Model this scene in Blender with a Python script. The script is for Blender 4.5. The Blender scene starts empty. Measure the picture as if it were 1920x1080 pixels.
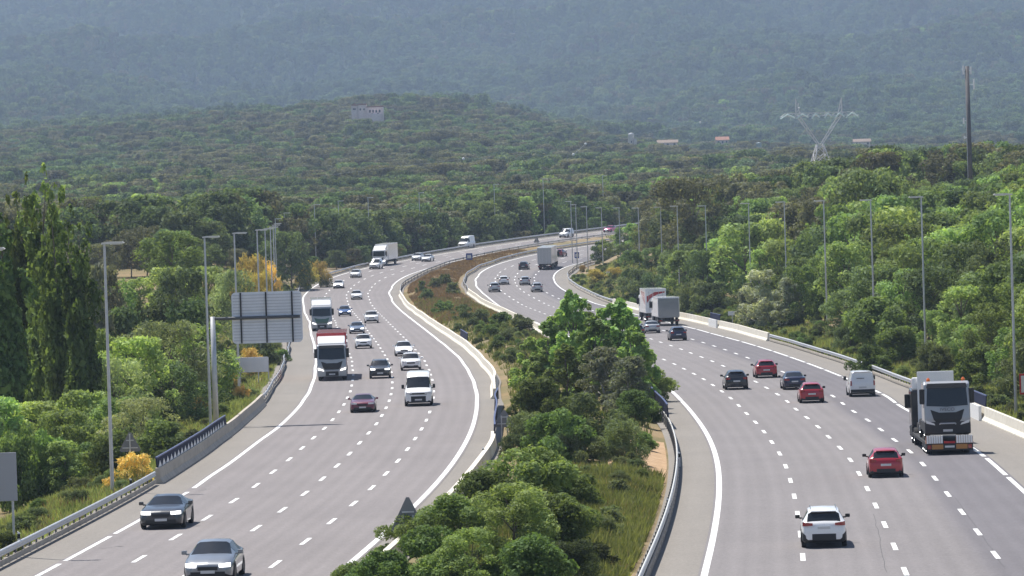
import bpy, bmesh, math, random
import numpy as np
from mathutils import Vector, Matrix
rng = np.random.default_rng(7); random.seed(7)
S = bpy.context.scene; COL = S.collection; R_ = math.radians
TAU = 2*math.pi
# ------------------------------------------------------------------ camera geometry (1920x1080 photograph)
FPX = 8600.0; KY = 8600/5150;   # depths below are noted for 5150 px and stretched by KY
FPX = KY*5150; CAMZ = 14.0; PITCH = math.atan(144/FPX); ROLL = R_(1.8)
cF = np.array([0, math.cos(PITCH), -math.sin(PITCH)]); _R0 = np.array([1.0, 0, 0]); _U0 = np.array([0, math.sin(PITCH), math.cos(PITCH)])
cR = math.cos(ROLL)*_R0 - math.sin(ROLL)*_U0; cU = math.cos(ROLL)*_U0 + math.sin(ROLL)*_R0
cC = np.array([0, 0, CAMZ])
def zroad(Y):
    t = np.maximum(0.0, np.asarray(Y, float)/KY-400); return 0.055*t*t/(t+50)
def ray(px, py):
    d = cF+(px-960)/FPX*cR-(py-540)/FPX*cU; return d/d[1]
def at(px, py, Y): return cC+ray(px, py)*Y
def ground(px, py, off=0.0):
    d = ray(px, py); g = lambda y: (cC+d*y)[2]-zroad(y)-off
    y = 60.0
    while g(y) > 0 and y < 2500: y += 3
    a, b = y-3, y
    for _ in range(30):
        m = (a+b)/2
        if g(m) > 0: a = m
        else: b = m
    return cC+d*a
def project(P):
    v = np.asarray(P, float)-cC; w = v@cF
    return 960+FPX*(v@cR)/w, 540-FPX*(v@cU)/w
# ------------------------------------------------------------------ traced curves X(Y)
def curve(pts, h=14.0*KY):
    p = np.array(pts, float); ys = np.arange(66, 1272, 1.5); xs = []
    for y in ys:
        hh = h
        while True:
            w = np.exp(-0.5*((p[:, 1]-y)/hh)**2)
            if (w > 0.3).sum() >= 3: break
            hh *= 1.3
            if hh > 200: break
        hh = min(hh, 200); w = np.exp(-0.5*((p[:, 1]-y)/hh)**2)+1e-12
        A = np.stack([np.ones(len(p)), p[:, 1]-y], 1); W = w[:, None]
        c = np.linalg.lstsq(A*np.sqrt(W), p[:, 0]*np.sqrt(w), rcond=None)[0]; xs.append(c[0])
    xs = np.array(xs)
    # straight beyond the traced range
    y0, y1 = p[:, 1].min(), p[:, 1].max()
    i0, i1 = np.searchsorted(ys, y0+3), np.searchsorted(ys, y1-2)-1
    s0 = (xs[i0+12]-xs[i0])/(ys[i0+12]-ys[i0]); xs[:i0] = xs[i0]+(ys[:i0]-ys[i0])*s0
    s1 = (xs[i1]-xs[i1-10])/(ys[i1]-ys[i1-10]); xs[i1:] = xs[i1]+(ys[i1:]-ys[i1])*s1
    k = np.exp(-0.5*(np.arange(-8, 9)/3.0)**2); k /= k.sum()
    xs2 = np.convolve(np.pad(xs, 8, mode='reflect', reflect_type='odd'), k, 'valid')
    return lambda Y: np.interp(Y, ys, xs2)
def hand(l): return [(x, y*KY) for x, y in l]
def G2(l, off=0): return [tuple(ground(x, y, off)[:2]) for x, y in l]
pL0 = G2([(85,1073),(152,1038),(237,994),(348,929),(367,917),(495,826),(530,797.5),(560,767.5),(580,742.5),(591,712.5),(595.7,685),(592,652.5),(583.7,622.5),(572.5,587.5),(567.5,565),(566,557.5),(572.5,547.5),(587.5,536),(607.5,526),(627.5,518.7),(650,511),(687,500)])+hand([(-20.2,527.7),(-14.5,541.5),(-8.9,555.8),(3.5,577),(12.8,590.5),(22.3,603)])
pL4 = G2([(644,1067.5),(726,1000),(780,952.5),(825,907.5),(852.5,872.5),(870,842.5),(885,812.5),(889,800),(897,767.5),(897,742.5),(891,720),(880,695),(864,672.5),(845,655),(810,629),(790,612.5),(775,602.5),(750,581),(731,562.5),(726,549),(732.5,535),(747.5,522.5),(765,515)])+hand([(-16.9,499.6),(-13.3,513.7),(-9.8,530),(-0.8,550),(4.2,559.3),(9,571),(17.6,579.4)])
pR0 = G2([(1318,1079),(1327,1054),(1340,1015),(1349,971),(1353.5,922),(1353.5,888),(1348,854.5),(1335,823),(1318,800),(1295,770),(1270,740),(1240,717.5),(1215,699)])+hand([(9.3,262),(6.2,300),(2.6,345),(-0.6,385)])+G2([(927.5,565),(902.5,550),(890,537.5),(887,525),(895,512.5),(912.5,501),(940,492.5),(970,484),(1005,475)])+hand([(10.2,545.9),(18.6,558.9)])
pR4 = hand([(22.6,112)])+G2([(1917.5,926),(1897,899),(1858,866),(1838,851),(1692,757),(1650,736),(1578,707),(1545,693),(1510,680),(1477.5,669),(1445,657.5),(1415,647.5),(1383,639),(1357,632),(1330,626),(1293,614),(1197,592.5),(1175,586),(1132.5,572.5),(1090,559),(1065,549),(1052.5,544),(1037.5,532.5),(1032,521),(1036,510),(1052.5,501),(1072.5,494)])+hand([(15.5,517),(22,526.5),(30,537)])
L0, L4, R0, R4 = curve(pL0), curve(pL4), curve(pR0), curve(pR4)
pLo = G2([(0,1030),(125,970),(225,919),(304,881),(382,827),(430,796),(480,755),(507,725),(552,655),(545,540),(575,525),(617,507),(687,492),(735,482),(850,461),(885,459),(965,445),(1047,435),(1127,426)], .8)+hand([(-26.5,335),(-32.5,400)])
pLi = G2([(690,1057),(817,949),(842,927),(875,892),(905,850),(931,812),(945,722),(927,690),(902,660),(870,635),(847,620),(810,600),(775,575),(755,557),(746,540),(750,532),(762,520),(800,500),(840,489),(877,477),(965,462),(1010,455),(1052,447),(1127,440)], .8)
pRi = G2([(1200,1062),(1226,1015),(1252,961),(1267,909),(1274,865),(1274,831),(1267,800),(1245,760)], .9)+hand([(9.2,220),(7.2,260),(4.2,300)])+G2([(987,595),(940,572),(902,557),(872,540),(865,522),(870,510),(890,496),(927,482),(990,467),(1040,460),(1115,450)], .9)
pRo = G2([(1920,795),(1840,755),(1700,705),(1617,674),(1563,657),(1503,642),(1450,623),(1352,600),(1320,595),(1280,585),(1202,572),(1152,560),(1110,545),(1080,532),(1062,520),(1057,510)], .9)+hand([(10.2,490),(13.6,505),(18.3,516),(25,525.5),(32,536)])
BLo, BLi, BRi, BRo = curve(pLo), curve(pLi), curve(pRi), curve(pRo)
# ------------------------------------------------------------------ terrain height
def sstep(a, b, x): t = np.clip((np.asarray(x, float)-a)/(b-a), 0, 1); return t*t*(3-2*t)
_ph = rng.uniform(0, TAU, (40,)); _di = rng.uniform(0, TAU, (40,))
def fnoise(X, Y, wl, n0, octs=4):
    o = 0; a = 1.0
    for i in range(octs):
        for j in range(3):
            k = (n0+i*3+j) % 40
            o = o+a*np.sin((X*math.cos(_di[k])+Y*math.sin(_di[k]))*TAU/wl+_ph[k])/3
        wl *= .53; a *= .55
    return o
E_Y = [1085, 1300, 1600, 2050, 2450, 3000, 3300, 3500, 4350, 5200, 6000, 7200, 8500, 9900, 12000]
E_1 = [-48, -24, 12, 64, 108, 164, 182, 172, 134, 162, 226, 322, 422, 520, 650]
C_U = [-1500, -960, -560, -270, -120, 40, 200, 340, 960, 1500]; C_C = [.60, .74, .92, 1.0, .97, .76, .55, .44, .38, .38]
def terrain(X, Y):
    X = np.asarray(X, float); Y = np.asarray(Y, float)
    zr = zroad(Y)
    lo, li, ri, ro = BLo(Y), BLi(Y), BRi(Y), BRo(Y)
    ext = sstep(620*KY, 680*KY, Y)
    z = zr-0.06
    dl = lo-X; dr = X-ro; dm = np.minimum(X-li, ri-X)
    yd = Y/KY; bank = sstep(255, 330, yd)*(1-sstep(485, 545, yd))
    z = z+np.where(dl > 0, (1-bank)*-(2.6*sstep(0.8, 12, dl)+.02*np.clip(dl-12, 0, 100))+bank*(5.0*sstep(1.5, 15, dl)), 0)
    z = z+np.where(dr > 0, ((1.2+2.2*sstep(390, 430, yd))*sstep(.8, 11, dr)+5.0*sstep(10, 60, dr))*(1-sstep(500, 570, yd)*.6), 0)
    z = z+np.where(dm > 0, .55*sstep(.3, 3.0, dm)+.12*fnoise(X, Y, 7, 20, 2)*sstep(.5, 3, dm), 0)
    u = X/np.maximum(Y, 1)*FPX
    e = np.interp(Y, E_Y, E_1); c = np.interp(u, C_U, C_C)
    h2 = sstep(3500, 5000, Y)
    e = np.where(e > 0, e*(c*(1-h2)+h2), e)
    e = e+np.where(Y > 3400, 28*h2*(1-.3*c)*np.sin(u/260+1.2+Y/1300), 0)
    zf = CAMZ+e/FPX*Y+fnoise(X, Y, 420, 0)*np.interp(Y, [1085, 1500, 3300, 5000, 8500], [1.0, 3, 5, 14, 26])
    zf = zf+sstep(4500, 6800, Y)*(38*fnoise(X, Y, 1100, 14, 3)+20*fnoise(X*1.6, Y*.5, 700, 27, 2))
    far = sstep(560*KY, 760*KY, Y)
    near_road = np.where((dl < 6) & (dr < 6), 1-ext, 0)
    far = far*(1-near_road*(1-sstep(0, 6, np.maximum(dl, dr))))
    return z*(1-far)+zf*far
def tz(x, y): return float(terrain(x, y))
# ------------------------------------------------------------------ object helpers
def tag(o, label=None, cat=None, group=None, kind=None):
    if label: o['label'] = label
    if cat: o['category'] = cat
    if group: o['group'] = group
    if kind: o['kind'] = kind
    return o
def empty(name, loc, rz=0.0):
    o = bpy.data.objects.new(name, None); o.location = [float(v) for v in loc]; o.rotation_euler = (0, 0, rz); o.empty_display_size = .3
    COL.objects.link(o); return o
def link(name, me, parent=None):
    o = bpy.data.objects.new(name, me); COL.objects.link(o)
    if parent: o.parent = parent
    return o
def mesh(name, verts, faces, mats, fmat=None, smooth=False):
    me = bpy.data.meshes.new(name)
    v = np.asarray(verts, dtype=np.float32).reshape(-1, 3)
    if isinstance(faces, np.ndarray):
        n, k = faces.shape
        me.vertices.add(len(v)); me.vertices.foreach_set('co', v.ravel())
        me.loops.add(n*k); me.loops.foreach_set('vertex_index', faces.astype(np.int32).ravel())
        me.polygons.add(n); me.polygons.foreach_set('loop_start', np.arange(0, n*k, k, dtype=np.int32))
        me.update(calc_edges=True)
    else: me.from_pydata(v.tolist(), [], [list(map(int, f)) for f in faces]); me.update()
    for m in (mats if isinstance(mats, (list, tuple)) else [mats]): me.materials.append(m)
    if fmat is not None: me.polygons.foreach_set('material_index', np.asarray(fmat, dtype=np.int32))
    if smooth: me.polygons.foreach_set('use_smooth', np.ones(len(me.polygons), dtype=bool))
    return me
class MB:
    """collects simple shapes into one mesh"""
    def __init__(s): s.v = []; s.f = []; s.m = []
    def add(s, vs, fs, m=0):
        n = len(s.v); s.v += [tuple(map(float, v)) for v in vs]; s.f += [[i+n for i in f] for f in fs]; s.m += [m]*len(fs); return s
    def box(s, x0, x1, y0, y1, z0, z1, m=0, b=0.0):
        if b <= 0:
            vs = [(x, y, z) for z in (z0, z1) for x, y in ((x0, y0), (x1, y0), (x1, y1), (x0, y1))]
            return s.add(vs, [(3,2,1,0),(4,5,6,7),(0,1,5,4),(1,2,6,5),(2,3,7,6),(3,0,4,7)], m)
        bm = bmesh.new(); bmesh.ops.create_cube(bm, size=1)
        for v in bm.verts: v.co = Vector(((x0+x1)/2+v.co.x*(x1-x0), (y0+y1)/2+v.co.y*(y1-y0), (z0+z1)/2+v.co.z*(z1-z0)))
        bmesh.ops.bevel(bm, geom=list(bm.edges), offset=b, segments=2, affect='EDGES', profile=.5)
        bm.verts.ensure_lookup_table(); bm.verts.index_update()
        s.add([v.co[:] for v in bm.verts], [[v.index for v in f.verts] for f in bm.faces], m); bm.free(); return s
    def tube(s, p0, p1, r0, r1=None, n=8, m=0):
        r1 = r0 if r1 is None else r1; p0 = Vector(p0); p1 = Vector(p1); d = (p1-p0).normalized()
        a = d.orthogonal().normalized(); b = d.cross(a); vs = []
        for p, r in ((p0, r0), (p1, r1)):
            for i in range(n): t = TAU*i/n; vs.append(p+a*math.cos(t)*r+b*math.sin(t)*r)
        fs = [(i, (i+1) % n, n+(i+1) % n, n+i) for i in range(n)]+[tuple(range(n))[::-1], tuple(range(n, 2*n))]
        return s.add(vs, fs, m)
    def lathe(s, prof, c, ax='x', n=20, m=0):
        """prof: (axial, radius) pairs around an axis through c"""
        vs = []
        for a, r in prof:
            for i in range(n):
                t = TAU*i/n; p, q = math.cos(t)*r, math.sin(t)*r
                vs.append((c[0]+a, c[1]+p, c[2]+q) if ax == 'x' else ((c[0]+p, c[1]+q, c[2]+a) if ax == 'z' else (c[0]+p, c[1]+a, c[2]+q)))
        fs = [(k*n+i, k*n+(i+1) % n, (k+1)*n+(i+1) % n, (k+1)*n+i) for k in range(len(prof)-1) for i in range(n)]
        return s.add(vs, fs, m)
    def prism(s, poly, y0, y1, m=0, ax='y'):
        n = len(poly); vs = []
        for y in (y0, y1):
            for a, b in poly: vs.append((a, y, b) if ax == 'y' else ((y, a, b) if ax == 'x' else (a, b, y)))
        fs = [(i, (i+1) % n, n+(i+1) % n, n+i) for i in range(n)]+[tuple(range(n))[::-1], tuple(range(n, 2*n))]
        return s.add(vs, fs, m)
    def build(s, name, mats, parent=None, smooth=False):
        me = mesh(name, s.v, s.f, mats, s.m if isinstance(mats, (list, tuple)) else None, smooth)
        bm = bmesh.new(); bm.from_mesh(me); bmesh.ops.recalc_face_normals(bm, faces=bm.faces); bm.to_mesh(me); bm.free()
        return link(name, me, parent)
# ------------------------------------------------------------------ materials
def mat(name, col, rough=.6, metal=0.0, coat=0.0, spec=.5, emit=None):
    m = bpy.data.materials.new(name); m.use_nodes = True; b = m.node_tree.nodes['Principled BSDF']
    b.inputs['Base Color'].default_value = (*col, 1); b.inputs['Roughness'].default_value = rough; b.inputs['Metallic'].default_value = metal
    b.inputs['Coat Weight'].default_value = coat; b.inputs['Coat Roughness'].default_value = .05; b.inputs['Specular IOR Level'].default_value = spec
    if emit: b.inputs['Emission Color'].default_value = (*emit[0], 1); b.inputs['Emission Strength'].default_value = emit[1]
    return m
def nd(nt, t, **kw):
    n = nt.nodes.new(t)
    for k, v in kw.items():
        if k.startswith('i_'): n.inputs[k[2:].replace('_', ' ')].default_value = v
        else: setattr(n, k, v)
    return n
def ramp(nt, fac, stops):
    r = nt.nodes.new('ShaderNodeValToRGB'); e = r.color_ramp.elements
    while len(e) < len(stops): e.new(.5)
    for k, (p, c) in enumerate(stops): e[k].position = p; e[k].color = (*c, 1)
    nt.links.new(fac, r.inputs[0]); return r.outputs[0]
def noise(nt, scale, detail=4, rough=.55, vec=None):
    n = nd(nt, 'ShaderNodeTexNoise'); n.inputs['Scale'].default_value = scale; n.inputs['Detail'].default_value = detail; n.inputs['Roughness'].default_value = rough
    if vec is not None: nt.links.new(vec, n.inputs['Vector'])
    return n.outputs['Fac']
def mixc(nt, fac, a, b, mode='MIX'):
    n = nd(nt, 'ShaderNodeMix', data_type='RGBA', blend_type=mode)
    for s, v in ((n.inputs[0], fac), (n.inputs[6], a), (n.inputs[7], b)):
        if isinstance(v, (int, float)): s.default_value = v
        elif isinstance(v, tuple): s.default_value = (*v, 1)
        else: nt.links.new(v, s)
    return n.outputs[2]
def noisy(name, stops, scale, rough=.85, detail=5, bump=0.0, pos=True):
    m = mat(name, (.5, .5, .5), rough); nt = m.node_tree; b = nt.nodes['Principled BSDF']
    g = nd(nt, 'ShaderNodeNewGeometry'); f = noise(nt, scale, detail, .6, g.outputs['Position'])
    nt.links.new(ramp(nt, f, stops), b.inputs['Base Color'])
    if bump:
        bp = nd(nt, 'ShaderNodeBump'); bp.inputs['Strength'].default_value = bump; bp.inputs['Distance'].default_value = .03
        nt.links.new(f, bp.inputs['Height']); nt.links.new(bp.outputs[0], b.inputs['Normal'])
    return m
M = {}
def leafmat(name, c1, c2, c3=None, trans=.40):
    """leaves: colour differs from leaf to leaf and from tree to tree; thin, so some light comes through"""
    m = bpy.data.materials.new(name); m.use_nodes = True; nt = m.node_tree; nt.nodes.clear(); L = nt.links.new
    out = nd(nt, 'ShaderNodeOutputMaterial'); g = nd(nt, 'ShaderNodeNewGeometry'); oi = nd(nt, 'ShaderNodeObjectInfo')
    c = ramp(nt, g.outputs['Random Per Island'], [(0, c1), (.55, c2), (1, c3 or c2)])
    f = noise(nt, .33, 2, .5, g.outputs['Position'])
    c = mixc(nt, .5, c, ramp(nt, f, [(.3, tuple(v*.55 for v in c1)), (.7, tuple(min(1, v*1.5) for v in c2))]))
    v = nd(nt, 'ShaderNodeMapRange'); L(oi.outputs['Random'], v.inputs[0]); v.inputs[3].default_value = .62; v.inputs[4].default_value = 1.38
    h = nd(nt, 'ShaderNodeHueSaturation'); L(v.outputs[0], h.inputs['Value']); L(c, h.inputs['Color'])
    v2 = nd(nt, 'ShaderNodeMapRange'); mm = nd(nt, 'ShaderNodeMath', operation='FRACT'); m3 = nd(nt, 'ShaderNodeMath', operation='MULTIPLY'); m3.inputs[1].default_value = 7.31
    L(oi.outputs['Random'], m3.inputs[0]); L(m3.outputs[0], mm.inputs[0]); L(mm.outputs[0], v2.inputs[0]); v2.inputs[3].default_value = .475; v2.inputs[4].default_value = .52
    L(v2.outputs[0], h.inputs['Hue'])
    h.inputs['Saturation'].default_value = .77
    d = nd(nt, 'ShaderNodeBsdfPrincipled'); d.inputs['Roughness'].default_value = .75; d.inputs['Specular IOR Level'].default_value = .12
    t = nd(nt, 'ShaderNodeBsdfTranslucent'); L(h.outputs[0], d.inputs['Base Color']); L(mixc(nt, 1.0, h.outputs[0], (1.25, 1.25, .55), 'MULTIPLY'), t.inputs['Color'])
    x = nd(nt, 'ShaderNodeMixShader'); x.inputs[0].default_value = trans; L(d.outputs[0], x.inputs[1]); L(t.outputs[0], x.inputs[2]); L(x.outputs[0], out.inputs[0])
    M[name] = m; return m
leafmat('leaf_poplar', (0.050, 0.095, 0.013), (0.149, 0.244, 0.039), (0.283, 0.412, 0.110))
leafmat('leaf_aspen', (0.074, 0.142, 0.020), (0.222, 0.363, 0.058), (0.421, 0.613, 0.163))
leafmat('leaf_oak', (0.053, 0.092, 0.030), (0.134, 0.215, 0.065), (0.260, 0.362, 0.138), .36)
leafmat('leaf_ash', (0.097, 0.167, 0.035), (0.239, 0.371, 0.078), (0.439, 0.600, 0.155))
leafmat('leaf_willow', (0.122, 0.164, 0.071), (0.280, 0.349, 0.152), (0.528, 0.601, 0.305))
leafmat('leaf_silver', (.19, .235, .16), (.32, .36, .26), (.52, .55, .44))
leafmat('leaf_holm', (0.079, 0.089, 0.046), (0.180, 0.182, 0.096), (0.324, 0.314, 0.180), .34)
leafmat('leaf_pine', (0.061, 0.106, 0.043), (0.149, 0.240, 0.093), (0.267, 0.387, 0.163), .12)
leafmat('leaf_bush', (0.065, 0.119, 0.022), (0.149, 0.241, 0.042), (0.269, 0.368, 0.085))
leafmat('leaf_scrub', (0.066, 0.098, 0.038), (0.150, 0.204, 0.074), (0.240, 0.288, 0.132))
leafmat('leaf_broom', (0.122, 0.167, 0.046), (0.281, 0.306, 0.086), (0.479, 0.436, 0.091))
leafmat('flower_broom', (.60, .38, .008), (.74, .49, .012), (.84, .60, .03), .2)
leafmat('grass_blade', (0.138, 0.200, 0.041), (0.234, 0.289, 0.069), (0.344, 0.344, 0.124))
leafmat('grass_dry', (.20, .125, .065), (.27, .17, .09), (.34, .23, .125))
M['bark'] = noisy('bark', [(.3, (.10, .085, .07)), (.7, (.22, .19, .16))], 6, .95)
M['bark_pale'] = noisy('bark_pale', [(.3, (.30, .28, .25)), (.7, (.45, .43, .40))], 6, .95)
M['steel'] = noisy('steel', [(.3, (.50, .51, .53)), (.7, (.60, .61, .63))], 3, .45)
M['steel'].node_tree.nodes['Principled BSDF'].inputs['Metallic'].default_value = .35
M['steel_dark'] = mat('steel_dark', (.10, .105, .115), .5, .3)
M['steel_white'] = noisy('steel_white', [(.3, (.62, .62, .60)), (.7, (.74, .74, .72))], 2, .45)
M['concrete'] = noisy('concrete', [(.25, (.34, .30, .25)), (.75, (.52, .47, .40))], 1.3, .9, 6)
M['concrete_pale'] = noisy('concrete_pale', [(.25, (.58, .54, .46)), (.75, (.76, .72, .63))], 1.1, .9, 6)
M['sign_back'] = noisy('sign_back', [(.3, (.74, .75, .80)), (.7, (.84, .85, .90))], 1.0, .5)
M['sign_dull'] = mat('sign_dull', (.36, .37, .41), .55); M['rib'] = mat('rib', (.60, .61, .66), .55); M['tri_back_shade'] = mat('tri_back_shade', (.20, .205, .22), .55)  # triangle backs kept dark, the near one's shade put into the grey
M['sign_blue'] = mat('sign_blue', (.012, .05, .28), .4); M['sign_white'] = mat('sign_white', (.8, .8, .8), .45)
M['sign_red'] = mat('sign_red', (.5, .015, .02), .4); M['navy_edge'] = mat('navy_edge', (.055, .075, .17), .5); M['navy'] = mat('navy', (.008, .012, .040), .7, 0, 0, .15)
M['tyre'] = mat('tyre', (.012, .012, .013), .85); M['rim'] = mat('rim', (.36, .36, .37), .3, .7)
M['rim_dark'] = mat('rim_dark', (.08, .08, .085), .35, .5)
M['black'] = mat('black', (.010, .010, .011), .5); M['plastic'] = mat('plastic', (.022, .022, .024), .6)
M['glass'] = mat('glass', (.012, .015, .018), .06, 0, 0, .6)
M['lamp_glass'] = mat('lamp_glass', (.72, .73, .75), .12, 0, 1.0, .8); M['lamp_on'] = mat('lamp_on', (.9, .9, .9), .2, 0, 0, .5, ((1, .98, .95), 2.5))
M['lamp_red'] = mat('lamp_red', (.30, .008, .010), .2, 0, .8); M['lamp_orange'] = mat('lamp_orange', (.8, .16, .02), .25, 0, .5)
M['plate'] = mat('plate', (.62, .62, .62), .5); M['chrome'] = mat('chrome', (.6, .6, .62), .15, .9)
def paint(n, c, metal=0.0, rough=.32): M[n] = mat(n, c, rough, metal, .9); return M[n]
paint('white', (.88, .88, .88)); paint('silver', (.46, .47, .49), .35, .35); paint('graphite', (.045, .048, .055), .3); paint('grey', (.23, .245, .27), .45)
paint('maroon', (.16, .018, .045)); paint('red', (.42, .012, .025)); paint('blue', (.030, .085, .24), .2); paint('navyblue', (.018, .022, .06), .2)
paint('carblack', (.012, .012, .014)); paint('steelblue', (.16, .20, .27), .35); paint('pink', (.55, .08, .20)); paint('darkred', (.22, .012, .018))
paint('green_dark', (.025, .095, .052)); paint('cab_grey', (.36, .37, .39), .2)
# asphalt with real wear along the lanes (uv: x across in metres, y along in metres)
def asphalt(name, base, warm, tracks):
    m = mat(name, base, .88, 0, 0, .3); nt = m.node_tree; b = nt.nodes['Principled BSDF']; L = nt.links.new
    uv = nd(nt, 'ShaderNodeUVMap'); g = nd(nt, 'ShaderNodeNewGeometry')
    mp = nd(nt, 'ShaderNodeMapping'); mp.inputs['Scale'].default_value = (1.0, .02, 1); L(uv.outputs[0], mp.inputs[0])
    f1 = noise(nt, 1.1, 5, .6, mp.outputs[0]); f2 = noise(nt, .09, 5, .6, g.outputs['Position']); f3 = noise(nt, 9.0, 3, .7, g.outputs['Position'])
    k = lambda q, s: tuple(v*s for v in q)
    c = ramp(nt, f1, [(.3, k(base, .80)), (.7, k(base, 1.12))])
    c = mixc(nt, .5, c, ramp(nt, f2, [(.3, k(warm, .76)), (.72, k(warm, 1.12))]))
    c = mixc(nt, .38, c, ramp(nt, f3, [(.25, k(base, .45)), (.75, k(base, 1.55))]))
    if tracks:
        sp = nd(nt, 'ShaderNodeSeparateXYZ'); L(uv.outputs[0], sp.inputs[0])
        w = nd(nt, 'ShaderNodeMath', operation='PINGPONG'); w.inputs[1].default_value = tracks[0]; L(sp.outputs[0], w.inputs[0])
        r = ramp(nt, w.outputs[0], [(0, (.95,)*3), (.40, (1.03,)*3), (.80, (.94,)*3), (1, (.97,)*3)])
        c = mixc(nt, 1.0, c, r, 'MULTIPLY')
        # the lane the lorries use is polished darker
        d = nd(nt, 'ShaderNodeMapRange', interpolation_type='SMOOTHSTEP'); L(sp.outputs[0], d.inputs[0])
        for q, v in zip((1, 2, 3, 4), tracks[1]): d.inputs[q].default_value = v
        c = mixc(nt, 1.0, c, ramp(nt, d.outputs[0], [(0, (.75, .76, .81)), (1, (1, 1, 1))]), 'MULTIPLY')
    L(c, b.inputs['Base Color'])
    bp = nd(nt, 'ShaderNodeBump'); bp.inputs['Strength'].default_value = .25; bp.inputs['Distance'].default_value = .01; L(f3, bp.inputs['Height']); L(bp.outputs[0], b.inputs['Normal'])
    M[name] = m
asphalt('asphalt_left', (.215, .196, .196), (.215, .196, .192), (.85, (0, 1, 0.99, 1)))
asphalt('asphalt_right', (.205, .190, .192), (.205, .190, .188), (.875, (11.5, 10.2, 0, 1)))
asphalt('shoulder', (.226, .209, .190), (.232, .210, .186), None)
M['paint_line'] = noisy('paint_line', [(.34, (.40, .38, .37)), (.44, (.72, .72, .71)), (.7, (.84, .84, .83))], 2.4, .6, 7)
M['tar'] = mat('tar', (.05, .05, .052), .7)
# ground: dry grass, soil and green patches
def ground_mat():
    m = mat('ground', (.2, .2, .1), .95, 0, 0, .1); nt = m.node_tree; b = nt.nodes['Principled BSDF']; g = nd(nt, 'ShaderNodeNewGeometry')
    f1 = noise(nt, .09, 5, .6, g.outputs['Position']); f2 = noise(nt, 1.7, 4, .6, g.outputs['Position']); f3 = noise(nt, .008, 4, .6, g.outputs['Position'])
    c = ramp(nt, f1, [(.34, (.105, .115, .045)), (.48, (.19, .15, .075)), (.62, (.30, .205, .115)), (.72, (.36, .26, .16))])
    c = mixc(nt, .45, c, ramp(nt, f2, [(.3, (.085, .09, .04)), (.7, (.28, .22, .12))]))
    c = mixc(nt, ramp(nt, f3, [(.45, (0, 0, 0)), (.6, (.6, .6, .6))]), c, (.30, .235, .165))
    # under the far woods the soil is forest litter, with tan clearings on the nearer hill only
    sp = nd(nt, 'ShaderNodeSeparateXYZ'); nt.links.new(g.outputs['Position'], sp.inputs[0]); d = nd(nt, 'ShaderNodeMapRange'); nt.links.new(sp.outputs[1], d.inputs[0]); d.inputs[1].default_value = 1000; d.inputs[2].default_value = 1300
    f4 = noise(nt, .012, 3, .5, g.outputs['Position']); lit = ramp(nt, f4, [(.3, (.045, .060, .030)), (.60, (.070, .080, .040)), (.68, (.27, .20, .13))])
    d2 = nd(nt, 'ShaderNodeMapRange'); nt.links.new(sp.outputs[1], d2.inputs[0]); d2.inputs[1].default_value = 3300; d2.inputs[2].default_value = 3500; lit = mixc(nt, d2.outputs[0], lit, (.045, .062, .032))
    c = mixc(nt, d.outputs[0], c, lit)
    nt.links.new(c, b.inputs['Base Color']); M['ground'] = m
ground_mat()
# ------------------------------------------------------------------ ground sheet
def build_ground():
    u = np.concatenate([np.linspace(-.5, -.17, 40, endpoint=False), np.linspace(-.17, .17, 440), np.linspace(.17, .5, 41)[1:]])
    yy = np.concatenate([np.arange(30, 1070, 2.5), np.geomspace(1070, 12600, 200)])
    Yg, Ug = np.meshgrid(yy, u, indexing='ij'); Xg = Ug*Yg
    Xg = np.where(Yg < 90, Ug*90, Xg)
    Z = terrain(Xg, Yg)
    n, k = Yg.shape; idx = np.arange(n*k).reshape(n, k)
    q = np.stack([idx[:-1, :-1], idx[:-1, 1:], idx[1:, 1:], idx[1:, :-1]], -1).reshape(-1, 4)
    global GZ
    GZ = (float(Z.min()), float(Z.max()))
    o = link('ground', mesh('ground', np.stack([Xg, Yg, Z], -1).reshape(-1, 3), q, M['ground'], smooth=True)); tag(o, kind='structure')
build_ground()
# ------------------------------------------------------------------ carriageways
YS = np.arange(72, 1240, 2.5)
def cum(xs, ys, zs): return np.concatenate([[0], np.cumsum(np.sqrt(np.diff(xs)**2+np.diff(ys)**2+np.diff(zs)**2))])
def ribbon(name, cols, m, lift):
    """cols: X arrays across the road at YS; uv in metres"""
    Z = zroad(YS)+lift; n = len(YS); k = len(cols)
    V = np.stack([np.stack([c, YS, Z], -1) for c in cols], 1).reshape(-1, 3); idx = np.arange(n*k).reshape(n, k)
    q = np.stack([idx[:-1, :-1], idx[:-1, 1:], idx[1:, 1:], idx[1:, :-1]], -1).reshape(-1, 4)
    me = mesh(name, V, q, m, smooth=True); uvl = me.uv_layers.new(name='UVMap')
    s = cum((cols[0]+cols[-1])/2, YS, Z); U = np.tile((np.arange(k)/(k-1)*np.median(np.abs(cols[-1]-cols[0])))[None, :], (n, 1)); Vv = np.tile(s[:, None], (1, k))
    uv = np.stack([U.ravel(), Vv.ravel()], -1)[q.ravel()]; uvl.data.foreach_set('uv', uv.astype(np.float32).ravel())
    return link(name, me)
def lerp(a, b, t): return a+(b-a)*t
l0, l4, r0, r4 = L0(YS), L4(YS), R0(YS), R4(YS)
tag(ribbon('road', [lerp(l0-.25, l4+.25, t) for t in np.linspace(0, 1, 9)], M['asphalt_left'], .05), kind='structure')
tag(ribbon('road', [lerp(r0-.25, r4+.25, t) for t in np.linspace(0, 1, 9)], M['asphalt_right'], .05), kind='structure')
for a, b in ((BLo(YS)-.9, l0-.1), (l4+.1, BLi(YS)+.5), (BRi(YS)-.5, r0-.1), (r4+.1, BRo(YS)+.9)):
    tag(ribbon('road_shoulder', [lerp(a, b, t) for t in np.linspace(0, 1, 4)], M['shoulder'], .035), kind='structure')
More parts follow.
